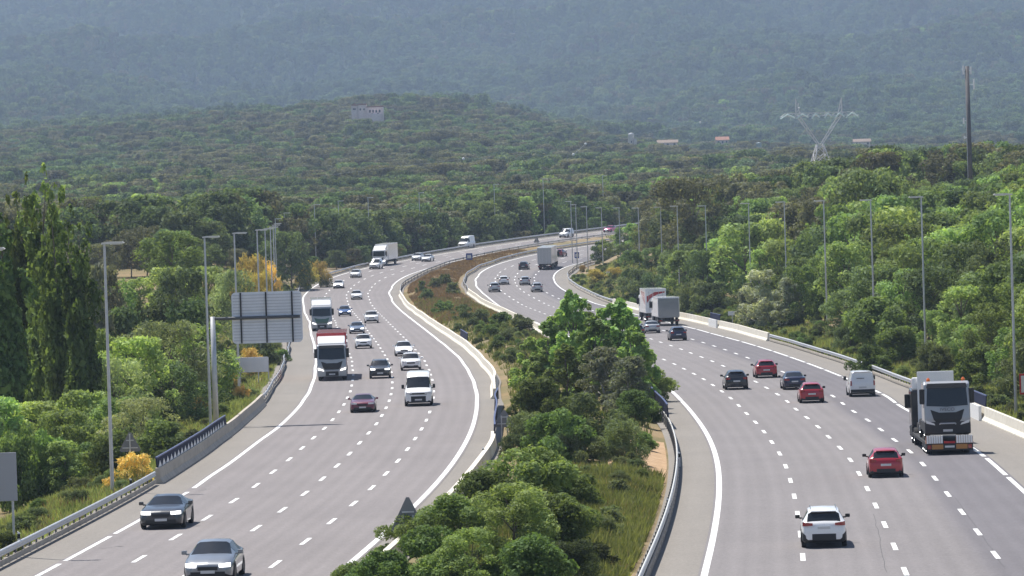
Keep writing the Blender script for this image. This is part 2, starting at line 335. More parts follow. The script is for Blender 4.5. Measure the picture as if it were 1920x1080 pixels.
# painted lines
def line_pts(fn, y0, y1, step=1.5):
    y = np.arange(y0, y1+.01, step); return fn(y), y
def paint_lines():
    mb_v, mb_f = [], []
    def strip(xs, ys, w):
        z = zroad(ys)+.058; n0 = len(mb_v); tx = np.gradient(xs); ty = np.gradient(ys); l = np.hypot(tx, ty); nx, ny = ty/l*w/2, -tx/l*w/2
        for i in range(len(xs)):
            mb_v.append((xs[i]-nx[i], ys[i]-ny[i], z[i])); mb_v.append((xs[i]+nx[i], ys[i]+ny[i], z[i]))
        for i in range(len(xs)-1): a = n0+2*i; mb_f.append((a, a+1, a+3, a+2))
    def dashes(fn, y0, y1, dash, per, w, ph=0.0):
        ys = np.arange(y0, y1, .25); xs = fn(ys); s = cum(xs, ys, zroad(ys))
        t = ph
        while t+dash < s[-1]:
            yy = np.interp(np.linspace(t, t+dash, 5), s, ys); strip(fn(yy), yy, w); t += per
    strip(*line_pts(L4, 75, 1236), .27); strip(*line_pts(R0, 75, 1236), .27)
    strip(*line_pts(L0, 143.5*KY, 1236), .25); dashes(L0, 75, 143.2*KY, 14.2, 15.8, .22, 5.0)
    strip(*line_pts(R4, 345*KY, 1236), .25); dashes(R4, 75, 344.5*KY, 15.2, 17, .24, 1.0)
    for k in (1, 2, 3):
        dashes(lambda y, k=k: lerp(L0(y), L4(y), k/4), 75, 1230, 3.9, 12.5, .20, [0, 1., 5.2, 8.3][k])
        dashes(lambda y, k=k: lerp(R0(y), R4(y), k/4), 75, 1230, 3.9, 12.5, .20, [0, 3.3, 7.3, 1.3][k])
    o = link('road_markings', mesh('road_markings', mb_v, mb_f, M['paint_line'])); tag(o, kind='structure')
    mb_v, mb_f = [], []
    # sealed cracks across and along the left carriageway and the right one
    for p in ([(455, 804), (560, 800), (600, 796), (646, 792)], [(530, 817), (570, 815), (612, 809)], [(365, 922), (395, 919)], [(190, 1031), (230, 1026)], [(1790, 935), (1850, 1020), (1880, 1066)], [(1640, 966), (1662, 1075)]):
        q = np.array([ground(*c) for c in p]); t = np.linspace(0, 1, 14); a = np.linspace(0, 1, len(q))
        xs = np.interp(t, a, q[:, 0])+rng.normal(0, .03, 14); ys = np.interp(t, a, q[:, 1])+rng.normal(0, .2, 14)
        z = .056; n0 = len(mb_v); tx, ty = np.gradient(xs), np.gradient(ys); l = np.hypot(tx, ty); w = np.where(abs(tx) > abs(ty), .12, .022); nx, ny = ty/l*w/2, -tx/l*w/2
        for i in range(14): mb_v.append((xs[i]-nx[i], ys[i]-ny[i], z)); mb_v.append((xs[i]+nx[i], ys[i]+ny[i], z))
        for i in range(13): a_ = n0+2*i; mb_f.append((a_, a_+1, a_+3, a_+2))
    tag(link('road_cracks', mesh('road_cracks', mb_v, mb_f, M['tar'])), kind='structure')
paint_lines()
M['bare_soil'] = noisy('bare_soil', [(.3, (.30, .19, .10)), (.55, (.42, .28, .16)), (.75, (.50, .36, .23))], 1.6, .95, 6)
def bare_patch(y0, y1, c0, c1):
    ys = np.linspace(y0*KY, y1*KY, 26); v = []; f = []; n = 9
    for i, y in enumerate(ys):
        a, b = float(BLi(y))+.6, float(BRi(y))-.5; e = math.sin(math.pi*i/25)**.5; w = lerp(c1-.06, c0, e)
        for k in range(n): x = a+(b-a)*lerp(w+.05*math.sin(i*1.7), c1, k/(n-1)); v.append((x, y, tz(x, y)+.03))
    for i in range(25):
        for k in range(n-1): q = i*n+k; f.append((q, q+1, q+n+1, q+n))
    tag(link('bare_ground', mesh('bare_ground', v, f, M['bare_soil'], smooth=True)), kind='structure')
bare_patch(139, 163, .66, .99)
# ------------------------------------------------------------------ barriers
def frame(fn, ys):
    xs = fn(ys); zs = zroad(ys); tx = np.gradient(xs); ty = np.gradient(ys); l = np.hypot(tx, ty); return xs, zs, tx/l, ty/l
def sweep(fn, y0, y1, prof, step=1.5, lat=0.0, z_fade=None):
    """sweeps a closed profile (lateral to the right, height) along a curve"""
    ys = np.linspace(y0, y1, max(3, int((y1-y0)/step))); xs, zs, tx, ty = frame(fn, ys); n = len(prof); v = []; f = []
    for i in range(len(ys)):
        for a, h in prof: v.append((xs[i]+ty[i]*(a+lat), ys[i]-tx[i]*(a+lat), zs[i]+h))
    for i in range(len(ys)-1):
        for k in range(n): f.append((i*n+k, i*n+(k+1) % n, (i+1)*n+(k+1) % n, (i+1)*n+k))
    f.append(tuple(range(n))[::-1]); f.append(tuple((len(ys)-1)*n+k for k in range(n)))
    return MB().add(v, f)
WB = [(-.035, .48), (.0, .50), (.04, .55), (.0, .60), (0, .64), (.04, .69), (.0, .75), (-.035, .78), (-.055, .75), (-.03, .62), (-.055, .5)]
NJ = [(-.30, -.05), (-.30, .10), (-.14, .33), (-.10, .88), (.10, .88), (.14, .33), (.30, .10), (.30, -.05)]
def guardrail(fn, y0, y1, side, label, m='steel', post=2.0, low=True, lat=0.0, group=None):
    """side: +1 when the road lies to the right of the rail"""
    y0 *= KY; y1 *= KY; post *= KY if post > 3 else 1
    ym = (y0+y1)/2; xm = float(fn(ym)); root = empty('guardrail', (xm, ym, float(zroad(ym)))); tag(root, label, 'guardrail', group)
    def sub(mb): mb.v = [(a-xm, b-ym, c-float(zroad(ym))) for a, b, c in mb.v]; return mb
    pr = [(a*side, h) for a, h in WB]; sub(sweep(fn, y0, y1, pr, lat=lat)).build('rail', M[m], root, True)
    if low: sub(sweep(fn, y0, y1, [(-.02*side, .10), (.02*side, .10), (.03*side, .22), (.02*side, .33), (-.02*side, .33)], lat=lat)).build('lower_rail', M['concrete'], root)
    ys = np.arange(y0+.5, y1, post)[:98]; xs, zs, tx, ty = frame(fn, ys) if len(ys) > 2 else (fn(ys), zroad(ys), ys*0, ys*0+1)
    pm = None
    for i in range(len(ys)):
        if pm is None: pm = MB().box(-.035, .035, -.05, .05, -.35, .76).build('post', M['steel_dark'], root); p = pm
        else: p = link('post', pm.data, root)
        l = lat-.11*side; p.location = (xs[i]+ty[i]*l-xm, ys[i]-tx[i]*l-ym, zs[i]-float(zroad(ym))); p.rotation_euler = (0, 0, -math.atan2(tx[i], ty[i]))
    return root
def concrete(fn, y0, y1, label, m='concrete', prof=NJ, lat=0.0):
    o = sweep(fn, y0*KY, y1*KY, prof, lat=lat).build('concrete_barrier', M[m]); tag(o, label, 'barrier'); return o
guardrail(BLo, 60, 146, 1, 'grey steel guardrail along the near left shoulder, with many dark posts')
concrete(BLo, 146.6, 206, 'long grey concrete barrier on the left shoulder under the navy curve panel')
guardrail(BLo, 207, 262, 1, 'weathered double guardrail with a bent end beside the big sign on the left', 'steel', 3.5, True)
guardrail(BLo, 262.5, 452, 1, 'steel guardrail running behind the big sign towards the far bend on the left', 'steel', 4)
guardrail(BLo, 452.5, 738, 1, 'long steel guardrail on the outside of the far uphill bend', 'steel', 4)
NJs = [(a, h*.92) for a, h in NJ]
concrete(BLi, 60, 166, 'low cream concrete kerb wall between left carriageway and the near bushes', 'concrete_pale', [(-.2, -.05), (-.13, .75), (.13, .75), (.2, -.05)])
concrete(BLi, 205, 441, 'long white barrier curving along the median side of the left carriageway', 'concrete_pale', NJs)
guardrail(BLi, 441.5, 738, -1, 'dark backed guardrail on the median edge of the far uphill left carriageway', 'steel', 4)
guardrail(BRi, 60, 166, 1, 'white topped guardrail with dark studded lower screen beside the median grass', 'steel_white', 2.0, False)
def screen(fn, y0, y1, label):
    y0 *= KY; y1 *= KY
    o = sweep(fn, y0, y1, [(-.02, .02), (.015, .02), (.015, .46), (-.02, .46)], lat=.06).build('barrier_screen', M['steel_dark']); tag(o, label, 'screen')
    ys = np.arange(y0+1, y1, 3.0); xs, zs, tx, ty = frame(fn, ys); mb = MB()
    for i in range(len(ys)):
        c = (xs[i]+ty[i]*.078, ys[i]-tx[i]*.078, zs[i]+.26); mb.box(c[0]-.012, c[0]+.012, c[1]-.06, c[1]+.06, c[2]-.05, c[2]+.05)
    mb.build('stud', M['steel_white'], o)
screen(BRi, 62, 165, 'dark rubber screen with pale studs below the white median guardrail')
guardrail(BRi, 166.5, 300, 1, 'white guardrail on the median side of the right carriageway behind the small trees', 'steel_white', 3, True)
concrete(BRi, 300.5, 441, 'sunlit cream concrete barrier on the inner edge of the right carriageway bend', 'concrete_pale', NJs)
guardrail(BRi, 441.5, 738, 1, 'dark guardrail along the median edge of the far right carriageway', 'steel', 4)
concrete(BRo, 60, 182, 'cream concrete barrier on the right shoulder beside the low loader', 'concrete_pale')
guardrail(BRo, 183, 222.5, -1, 'steel guardrail on the right shoulder between the round bush and the low loader', 'steel', 2)
guardrail(BRo, 223, 277.5, -1, 'steel guardrail on the right shoulder up the road from the round bush', 'steel', 2)
concrete(BRo, 278, 398, 'long cream concrete barrier on the right shoulder below the wood', 'concrete_pale')
guardrail(BRo, 398.5, 640, -1, 'grey guardrail on the inside of the far right bend', 'steel', 4)
# ------------------------------------------------------------------ curve panels (blue with white chevrons), bolted on the barriers
def panel(fn, y0, y1, side, lat, zb, h, label, tooth=True):
    y0 *= KY; y1 *= KY
    ym = (y0+y1)/2; xm = float(fn(ym)); z0 = float(zroad(ym)); root = empty('chevron_panel', (xm, ym, z0)); tag(root, label, 'panel', 'blue curve panels on the barriers')
    def loc(mb): mb.v = [(a-xm, b-ym, c-z0) for a, b, c in mb.v]; return mb
    loc(sweep(fn, y0, y1, [(-.03, zb), (.03, zb), (.03-.06*side, zb+h), (-.03-.06*side, zb+h)], lat=lat)).build('board', M['navy'], root)
    loc(sweep(fn, y0, y1, [(-.05-.06*side, zb+h), (.05-.06*side, zb+h), (.05-.06*side, zb+h+.07), (-.05-.06*side, zb+h+.07)], lat=lat)).build('top_edge', M['navy_edge'], root)
    if tooth:
        mb = MB(); ys = np.arange(y0+.3, y1-1.9, 2.2)
        for y in ys:
            q = []
            for yy, hh in ((y, .0), (y+1.8, .0), (y+.9, .34)):
                yy3 = np.array([yy-.5, yy, yy+.5]); xs, zs, tx, ty = frame(fn, yy3)
                for d in (.034, .045): q.append((xs[1]+ty[1]*(lat+d*side), yy-tx[1]*(lat+d*side), zs[1]+zb+hh+.02))
            mb.add(q, [(0, 2, 4), (1, 5, 3), (0, 1, 3, 2), (2, 3, 5, 4), (4, 5, 1, 0)])
        loc(mb).build('chevron', M['sign_white'], root)
    mb = MB()
    for y in np.arange(y0+1, y1, 4.0):
        x = float(fn(y)); z = float(zroad(y)); mb.box(x+lat-.03-.06*side, x+lat+.03-.06*side, y-.03, y+.03, z+.4, z+zb+h)
    loc(mb).build('bracket', M['steel_dark'], root)
panel(BLo, 146.8, 177, 1, -.02, .86, .52, 'long navy curve panel with white teeth on the near left barrier')
panel(BRi, 172, 192, 1, .0, .70, .85, 'navy curve panel with light blue top on the median barrier, right carriageway')
panel(BLi, 164, 198, -1, .05, .25, 1.0, 'dark curve panel behind the grey triangle on the left median barrier', False)
panel(BRo, 171, 181, -1, .0, .9, .65, 'navy curve panel with pale blue top right of the low loader', False)
panel(BRo, 311, 318, -1, .0, .9, .6, 'short navy curve panel above a white block on the far right barrier', False)
panel(BLi, 283, 294, -1, .12, .6, .9, 'small blue curve panel rising from the white left median barrier', False)
def wblock(fn, y0, y1, lat, label):
    o = sweep(fn, y0*KY, y1*KY, [(-.1, 0), (.08, 0), (.08, .95), (-.1, .95)], lat=lat).build('white_block', M['sign_white']); tag(o, label, 'barrier block')
wblock(BRo, 171, 177.5, -.36, 'white painted board on the cream barrier right of the low loader')
wblock(BRo, 311, 316.5, -.36, 'small white painted board below the short navy panel on the far right barrier')
# ------------------------------------------------------------------ lamp posts
ORD = ['first', 'second', 'third', 'fourth', 'fifth', 'sixth', 'seventh', 'eighth', 'ninth', 'tenth', 'eleventh', 'twelfth', 'thirteenth', 'fourteenth', 'fifteenth', 'sixteenth', 'seventeenth', 'eighteenth', 'nineteenth', 'twentieth']
_pole = {}
def lamp_post(x, y, h, rz, label, group):
    z = tz(x, y); root = empty('lamp_post', (x, y, z), rz); tag(root, label, 'lamp post', group)
    if not _pole:
        a = MB().tube((0, 0, 0), (0, 0, 1), .105, .06, 10).build('pole', M['steel'], root, True)
        b = MB().box(-.12, .12, -.12, .12, 0, .03).box(-.16, .16, -.16, .16, 0, .05).build('base_plate', M['steel_dark'], root)
        c = MB().prism([(-.15, 0), (.25, .02), (1.0, .03), (1.05, .07), (.95, .13), (.2, .14), (-.15, .1)], -.15, .15).build('lamp_head', M['steel_white'], root)
        d = MB().box(.3, .95, -.11, .11, -.012, .018).build('lens', M['lamp_glass'], c)
        _pole.update(p=a.data, b=b.data, c=c.data, d=d.data)
    else:
        a = link('pole', _pole['p'], root); link('base_plate', _pole['b'], root); c = link('lamp_head', _pole['c'], root); link('lens', _pole['d'], c)
    a.scale = (1, 1, h); c.location = (0, 0, h)
POSTS = []
def posts(list_, side, h):
    for i, (px, py, Y, top) in enumerate(list_):
        Y = Y*KY
        B = at(px, py, Y); x = float(B[0]); z = tz(x, Y); T = at(px, top, Y); hh = float(np.clip(T[2]-z, 8, 18))
        tx = float((BLo if side < 0 else BRo)(Y+2)-(BLo if side < 0 else BRo)(Y-2))/4
        # the head points across the road
        ang = -math.atan2(tx, 1)+(0 if side < 0 else math.pi)
        lab = 'tall grey lamp post, %s from the camera along the %s shoulder' % (ORD[i], 'left' if side < 0 else 'right')
        lamp_post(x, Y, hh, ang, lab, 'lamp posts along the %s shoulder' % ('left' if side < 0 else 'right')); POSTS.append((px, lab, ORD[i], side))
# left side: (px at the foot, py foot, depth, py of head)
LP = [(-18, 1010, 117, 470)]
LP += [(211, 925, 143, 458), (395, 800, 187, 446), (449, 745, 222, 438.5)]
for Y, top, px in ((262, 432.5, 484), (302, 430, 499), (344, 427, 509), (384, 423, 514.5), (424, 420, 518), (462, 411, 519), (492, 400, 536), (504, 391.5, 558), (514, 384.5, 593), (528, 377.5, 638), (541, 371, 694), (560, 362, 790), (581, 346, 931), (598, 336, 1023), (622, 330, 1135)):
    LP.append((px, 500, Y, top))
posts(LP, -1, 13)
RP = []
for px, Y, top in ((1900, 174, 366), (1734, 226, 370.5), (1639, 262, 376), (1551, 288, 377.5), (1477, 318, 379.5), (1410, 345, 382), (1329, 372, 386.5), (1276, 396, 387), (1245, 420, 389), (1203, 440, 390.5), (1167, 456, 390), (1134, 470, 390), (1106, 482, 388), (1086, 494, 384), (1077, 507, 378)):
    RP.append((px, 600, Y, top))
posts(RP, 1, 14)
# ------------------------------------------------------------------ signs
def post_z(px, py, Y): p = at(px, py, Y); return float(p[0]), float(p[1]), float(p[2])
def gantry():
    Y = 186.0*KY; x, y, _ = post_z(405, 790, Y); z = tz(x, y); root = empty('gantry_sign', (x, y, z)); tag(root, 'big ribbed grey road sign seen from behind, on a thick cantilever post', 'road sign')
    s = FPX/Y; top = CAMZ; q = lambda px, py: (float(at(px, py, Y)[0])-x, float(at(px, py, Y)[2])-z)
    x0, zt = q(433, 549); x1, zb = q(568, 641); zm = q(404, 598)[1]
    MB().tube((0, 0, 0), (0, 0, zm+.15), .2, .17, 14).build('post', M['steel'], root, True)
    MB().tube((0, 0, zm), (x1-.3, 0, zm), .11, .09, 10).build('arm', M['steel_dark'], root, True)
    mb = MB(); r = .28; pts = []
    for cx, cz, a0 in ((x1-r, zt-r, 0), (x0+r, zt-r, 90), (x0+r, zb+r, 180), (x1-r, zb+r, 270)):
        for k in range(6): t = R_(a0+90*k/5); pts.append((cx+r*math.cos(t), cz+r*math.sin(t)))
    mb.prism(pts, .22, .27); h = zt-zb
    mb.build('board', M['sign_back'], root); mb = MB()
    for k in range(1, 17):
        zz = zb+h*k/17; mb.box(x0+.08, x1-.08, .175, .217, zz-.03, zz+.03)
    mb.build('rib', M['rib'], root)  # darker grey than the board, deepening the shading lines by colour
    mb = MB()
    for t in (.13, .49, .86): xx = x0+(x1-x0)*t; mb.box(xx-.05, xx+.05, .12, .19, zb+.02, zt-.02)
    mb.build('strap', M['black'], root)
    MB().box(x0+.1, x1-.15, .06, .17, zm-.1, zm+.1).build('crossbeam', M['steel_dark'], root)
gantry()
def flat_sign(name, label, Y, rect, posts_, back='sign_back', foot=None, thick=.05, face=None):
    Y *= KY
    x0, y0, x1, y1 = rect; a = at(x0, y0, Y); b = at(x1, y1, Y); xc = (a[0]+b[0])/2; z = tz(xc, Y); root = empty(name, (xc, Y, z)); tag(root, label, 'road sign')
    w = (b[0]-a[0])/2; mb = MB().box(-w, w, 0, thick, float(b[2])-z, float(a[2])-z, 0, .015); mb.build('board', M[back], root)
    if face:
        MB().box(-w*.62, w*.62, -.012, 0.004, float(b[2])-z+(a[2]-b[2])*.22, float(b[2])-z+(a[2]-b[2])*.74).build('face', M[face], root)
    for px in posts_:
        xx = float(at(px, (y0+y1)/2, Y)[0])-xc; MB().box(xx-.05, xx+.05, thick+.002, thick+.09, -.4, float(a[2])-z-.05).build('post', M['steel'], root)
    return root
flat_sign('direction_sign', 'low wide grey sign back behind the big ribbed sign', 236, (433, 671, 503, 697), (450, 484, 503))
flat_sign('square_sign', 'plain grey square sign back at the lower left edge', 121, (-30, 850, 33, 939), (22,), 'sign_dull')
flat_sign('board_sign', 'grey rectangular sign back under yellow broom on the far right bank', 452, (1137, 508, 1165, 529), (1140, 1162))
flat_sign('blue_sign', 'small blue sign between two lamp posts on the far right bend', 497, (1077, 473, 1086, 484), (1081,), 'sign_blue', None, .05, 'sign_white')
flat_sign('blue_sign', 'small blue sign on the median in front of the far left carriageway', 513, (873.5, 475, 886, 487), (880,), 'sign_blue', None, .05, 'sign_white')
flat_sign('small_sign', 'tiny grey sign behind the barrier right of the short navy panel', 309, (1365, 584, 1381, 591), (1373,))
def tri_sign(label, Y, px, ytop, ybot, wpx, npost=1, back='tri_back_shade'):
    Y *= KY
    a = at(px, ytop, Y); b = at(px, ybot, Y); x = float(a[0]); z = tz(x, Y); s = FPX/Y; w = wpx/s/2; zt, zb = float(a[2])-z, float(b[2])-z
    root = empty('warning_sign', (x, Y, z)); tag(root, label, 'road sign', 'triangular warning signs seen from behind')
    r = .09
    MB().prism([(-w+r, zb), (w-r, zb), (w, zb+r), (w-.02, zb+r*1.6), (r*.7, zt-.03), (-r*.7, zt-.03), (-w+.02, zb+r*1.6), (-w, zb+r)], 0, .03).build('board', M[back], root)
    MB().box(-w*.72, w*.72, -.03, -.002, zb+.18, zb+.24).box(-w*.35, w*.35, -.03, -.002, zb+(zt-zb)*.55, zb+(zt-zb)*.55+.06).build('stiffener', M['steel'], root)
    for xx in ((0,) if npost == 1 else (-w*.28, w*.28)): MB().box(xx-.035, xx+.035, -.075, -.032, -.4, zt-.1 if npost == 1 else zb+.7).build('post', M['steel'], root)
tri_sign('grey triangle sign back among the yellow broom on the left', 149, 243, 810, 847, 40)
tri_sign('grey triangle sign back on twin posts left of the median trees', 166, 945, 768, 801, 39, 2)
tri_sign('grey triangle sign back half buried in the near median bush', 113, 764, 931, 998, 66, 2)
tri_sign('small dark triangle sign on the far median against the uphill road', 552, 1006, 444, 455, 11)
def delineator(label, px, py, Y):
    Y *= KY
    p = at(px, py, Y); x = float(p[0]); z = tz(x, Y); h = float(p[2])-z; root = empty('delineator_post', (x, Y, z)); tag(root, label, 'marker post', 'roadside marker posts')
    MB().prism([(-.06, 0), (.06, 0), (.06, h-.08), (-.06, h)], -.04, .04).build('body', M['sign_white'], root)
    MB().box(-.062, .062, -.045, .045, h-.32, h-.12).build('band', M['black'], root)
delineator('white marker post with black band on the left verge below the square sign', 35, 996, 119)
delineator('white marker post with black band in front of the yellow broom', 245, 896, 144)
delineator('white marker post with black band beside the median grass', 1252, 933, 124)
delineator('white marker post with black band beside the bare tan bank', 1273, 846, 147)
delineator('white marker post on the left median wall below the triangle', 906, 838, 153)
delineator('white marker post behind the right guardrail below the tall shrubs', 1473, 606, 300)
def round_sign():
    Y = 176*KY; p = at(1924, 720, Y); x = float(p[0]); z = tz(x, Y); s = FPX/Y; h = float(p[2])-z; root = empty('red_sign', (x, Y, z)); tag(root, 'red bordered white sign cut by the right edge', 'road sign')
    w, hh = .42, .66
    MB().box(-w, w, 0, .04, h-hh, h+hh, 0, .02).build('board', M['sign_red'], root); MB().box(-w+.1, w-.1, -.015, -.002, h-hh+.12, h+hh-.12).build('face', M['sign_white'], root)
    MB().box(-.04, .04, .042, .12, -.4, h).build('post', M['steel'], root)
round_sign()
def small_red_post():
    Y = 448*KY; p = at(1140, 533, Y); x = float(p[0]); z = tz(x, Y); h = float(p[2])-z; root = empty('red_marker', (x, Y, z)); tag(root, 'small red topped post beside the grey sign on the far right bank', 'marker post')
    MB().tube((0, 0, 0), (0, 0, h), .08, .08, 8).build('post', M['black'], root); MB().lathe([(0, .02), (.05, .24), (.3, .26), (.5, .2), (.6, .02)], (0, 0, h), 'z', 10).build('head', M['lamp_orange'], root)
small_red_post()
# ------------------------------------------------------------------ vehicles: lofted bodies, x = distance from the front bumper
# station: (x, z_bottom, width factor, belt z, top z, greenhouse 0..1)
PROF = {
 'hatch': dict(L=4.05, W=1.74, H=1.46, roofw=.60, st=[(0,.30,.66,.50,.56,0),(.04,.24,.80,.56,.64,0),(.14,.20,.90,.62,.72,0),(.4,.18,.97,.72,.82,0),(.75,.17,1,.82,.92,0),(1.02,.17,1,.87,.98,.0),(1.75,.17,1,.93,1.40,1),(2.3,.17,1,.95,1.46,1),(2.9,.17,1,.97,1.45,1),(3.5,.18,.99,.98,1.38,1),(3.62,.18,.985,.98,1.33,1),(3.93,.22,.95,.97,1.00,.35),(4.0,.26,.90,.82,.90,0),(4.05,.32,.80,.66,.74,0)], ws=(1.02,1.75), rw=(3.60,3.93), sw=(1.3,3.5), axle=(.78,3.28), wr=.31),
 'sedan': dict(L=4.65, W=1.83, H=1.44, roofw=.59, st=[(0,.30,.66,.50,.56,0),(.04,.24,.80,.56,.66,0),(.14,.20,.90,.64,.74,0),(.45,.18,.97,.74,.84,0),(.9,.17,1,.83,.93,0),(1.32,.17,1,.88,.99,0),(2.1,.17,1,.93,1.38,1),(2.6,.17,1,.95,1.44,1),(3.2,.17,1,.96,1.41,1),(3.35,.17,1,.96,1.36,1),(4.0,.18,.99,.98,1.06,.2),(4.1,.18,.98,.97,1.05,0),(4.5,.22,.94,.93,1.03,0),(4.6,.26,.88,.82,.95,0),(4.65,.34,.78,.66,.76,0)], ws=(1.32,2.1), rw=(3.3,4.0), sw=(1.65,3.75), axle=(.9,3.7), wr=.33),
 'coupe': dict(L=4.7, W=1.90, H=1.37, roofw=.56, st=[(0,.28,.68,.52,.62,0),(.04,.22,.84,.58,.72,0),(.15,.18,.93,.68,.80,0),(.5,.16,.98,.78,.88,0),(1.0,.16,1,.85,.93,0),(1.6,.16,1,.89,.98,0),(2.35,.16,1,.92,1.31,1),(2.8,.16,1,.94,1.37,1),(3.3,.16,1,.96,1.33,1),(3.45,.17,1,.97,1.29,1),(4.2,.18,.99,1.0,1.05,.2),(4.5,.22,.95,.96,1.04,0),(4.65,.28,.88,.82,.95,0),(4.7,.36,.80,.68,.78,0)], ws=(1.6,2.35), rw=(3.4,4.2), sw=(1.9,3.8), axle=(.92,3.64), wr=.35),
 'suv': dict(L=4.45, W=1.86, H=1.64, roofw=.62, st=[(0,.34,.70,.60,.72,0),(.04,.28,.84,.68,.84,0),(.14,.24,.92,.78,.92,0),(.4,.22,.97,.88,.99,0),(.8,.21,1,.97,1.06,0),(1.12,.21,1,1.0,1.12,0),(1.78,.21,1,1.05,1.56,1),(2.4,.21,1,1.07,1.64,1),(3.2,.21,1,1.09,1.62,1),(3.85,.22,.99,1.10,1.55,1),(4.0,.22,.985,1.10,1.50,1),(4.30,.26,.95,1.08,1.13,.35),(4.40,.30,.90,.92,1.02,0),(4.45,.36,.82,.74,.84,0)], ws=(1.12,1.78), rw=(3.97,4.30), sw=(1.4,3.8), axle=(.86,3.5), wr=.35),
 'smallvan': dict(L=4.40, W=1.83, H=1.83, roofw=.72, st=[(0,.32,.70,.56,.66,0),(.04,.26,.84,.64,.78,0),(.14,.22,.92,.74,.88,0),(.45,.20,.97,.90,1.02,0),(.9,.19,1,1.02,1.12,0),(1.72,.19,1,1.08,1.72,1),(2.1,.19,1,1.1,1.82,1),(3.2,.19,1,1.1,1.83,1),(4.20,.20,1,1.1,1.80,1),(4.28,.20,.995,1.1,1.76,1),(4.36,.24,.98,1.08,1.16,.6),(4.40,.32,.93,.92,1.02,.4)], ws=(.9,1.72), rw=(4.28,4.36), sw=(1.25,2.35), axle=(.86,3.6), wr=.32),
 'van': dict(L=5.6, W=2.02, H=2.48, roofw=.74, st=[(0,.36,.76,.66,.84,0),(.05,.30,.88,.80,1.00,0),(.15,.26,.95,.95,1.10,0),(.5,.24,.98,1.10,1.22,0),(.95,.24,1,1.20,1.34,0),(1.75,.24,1,1.26,2.10,1),(2.15,.24,1,1.26,2.40,1),(3.2,.24,1,1.26,2.48,1),(5.45,.25,1,1.26,2.46,1),(5.52,.26,.99,1.26,2.40,1),(5.58,.30,.985,1.26,1.5,.8),(5.6,.36,.97,1.0,1.2,.7)], ws=(.95,1.75), rw=(5.52,5.58), sw=(1.3,2.3), axle=(1.0,4.5), wr=.35),
}
def loft(P, scale):
    st = np.array(P['st'], float); xs = []
    for a, b in zip(st[:-1, 0], st[1:, 0]): xs += list(np.linspace(a, b, max(2, int((b-a)/.16)+1), endpoint=False))
    xs = np.array(xs+[st[-1, 0]]); c = [np.interp(xs, st[:, 0], st[:, k]) for k in range(1, 6)]
    # light smoothing keeps hood and roof lines from kinking
    W2 = P['W']/2; rows = []
    for i, x in enumerate(xs):
        zb, w, bl, tp, g = (q[i] for q in c); hw = W2*w; rw = P['roofw']*W2
        p = [(hw*.88, zb), (hw*.975, zb+.07), (hw, zb+(bl-zb)*.5), (hw*.985, bl-.05), (hw*.955, bl)]
        hd = [(hw*.91, lerp(bl, tp, .35)), (hw*.83, lerp(bl, tp, .72)), (hw*.58, tp-.012), (0, tp)]
        gh = [(hw*.93, bl+.02), (min(hw*.9, lerp(rw*1.06, hw*.93, .12)), tp-.085), (rw*.90, tp-.018), (0, tp)]
        p += [(lerp(a[0], b[0], g), lerp(a[1], b[1], g)) for a, b in zip(hd, gh)]
        rows.append(p)
    return xs, rows
_wheel = {}
def wheels(root, P, half, kind='rim', n2=None):
    for ax in P['axle']:
        for s in (-1, 1):
            key = (P['wr'], kind)
            if key not in _wheel:
                r = P['wr']
                t = MB().lathe([(-.10, r*.62), (-.10, r*.94), (-.07, r), (.07, r), (.10, r*.94), (.10, r*.62)], (0, 0, 0), 'x', 20).build('tyre', M['tyre'], None, True)
                mb = MB().lathe([(.06, .001), (.075, r*.25), (.07, r*.3), (.085, r*.6), (.10, r*.64), (.09, r*.62), (-.09, r*.62)], (0, 0, 0), 'x', 20); k = mb.build('rim', M[kind], None, False)
                _wheel[key] = (t.data, k.data); bpy.data.objects.remove(t); bpy.data.objects.remove(k)
            a, b = _wheel[key]; w = empty('wheel', (s*(half-.09), P['L']/2-ax, P['wr'])); w.parent = root; w.scale = (s, 1, 1)
            link('tyre', a, w); link('rim', b, w)
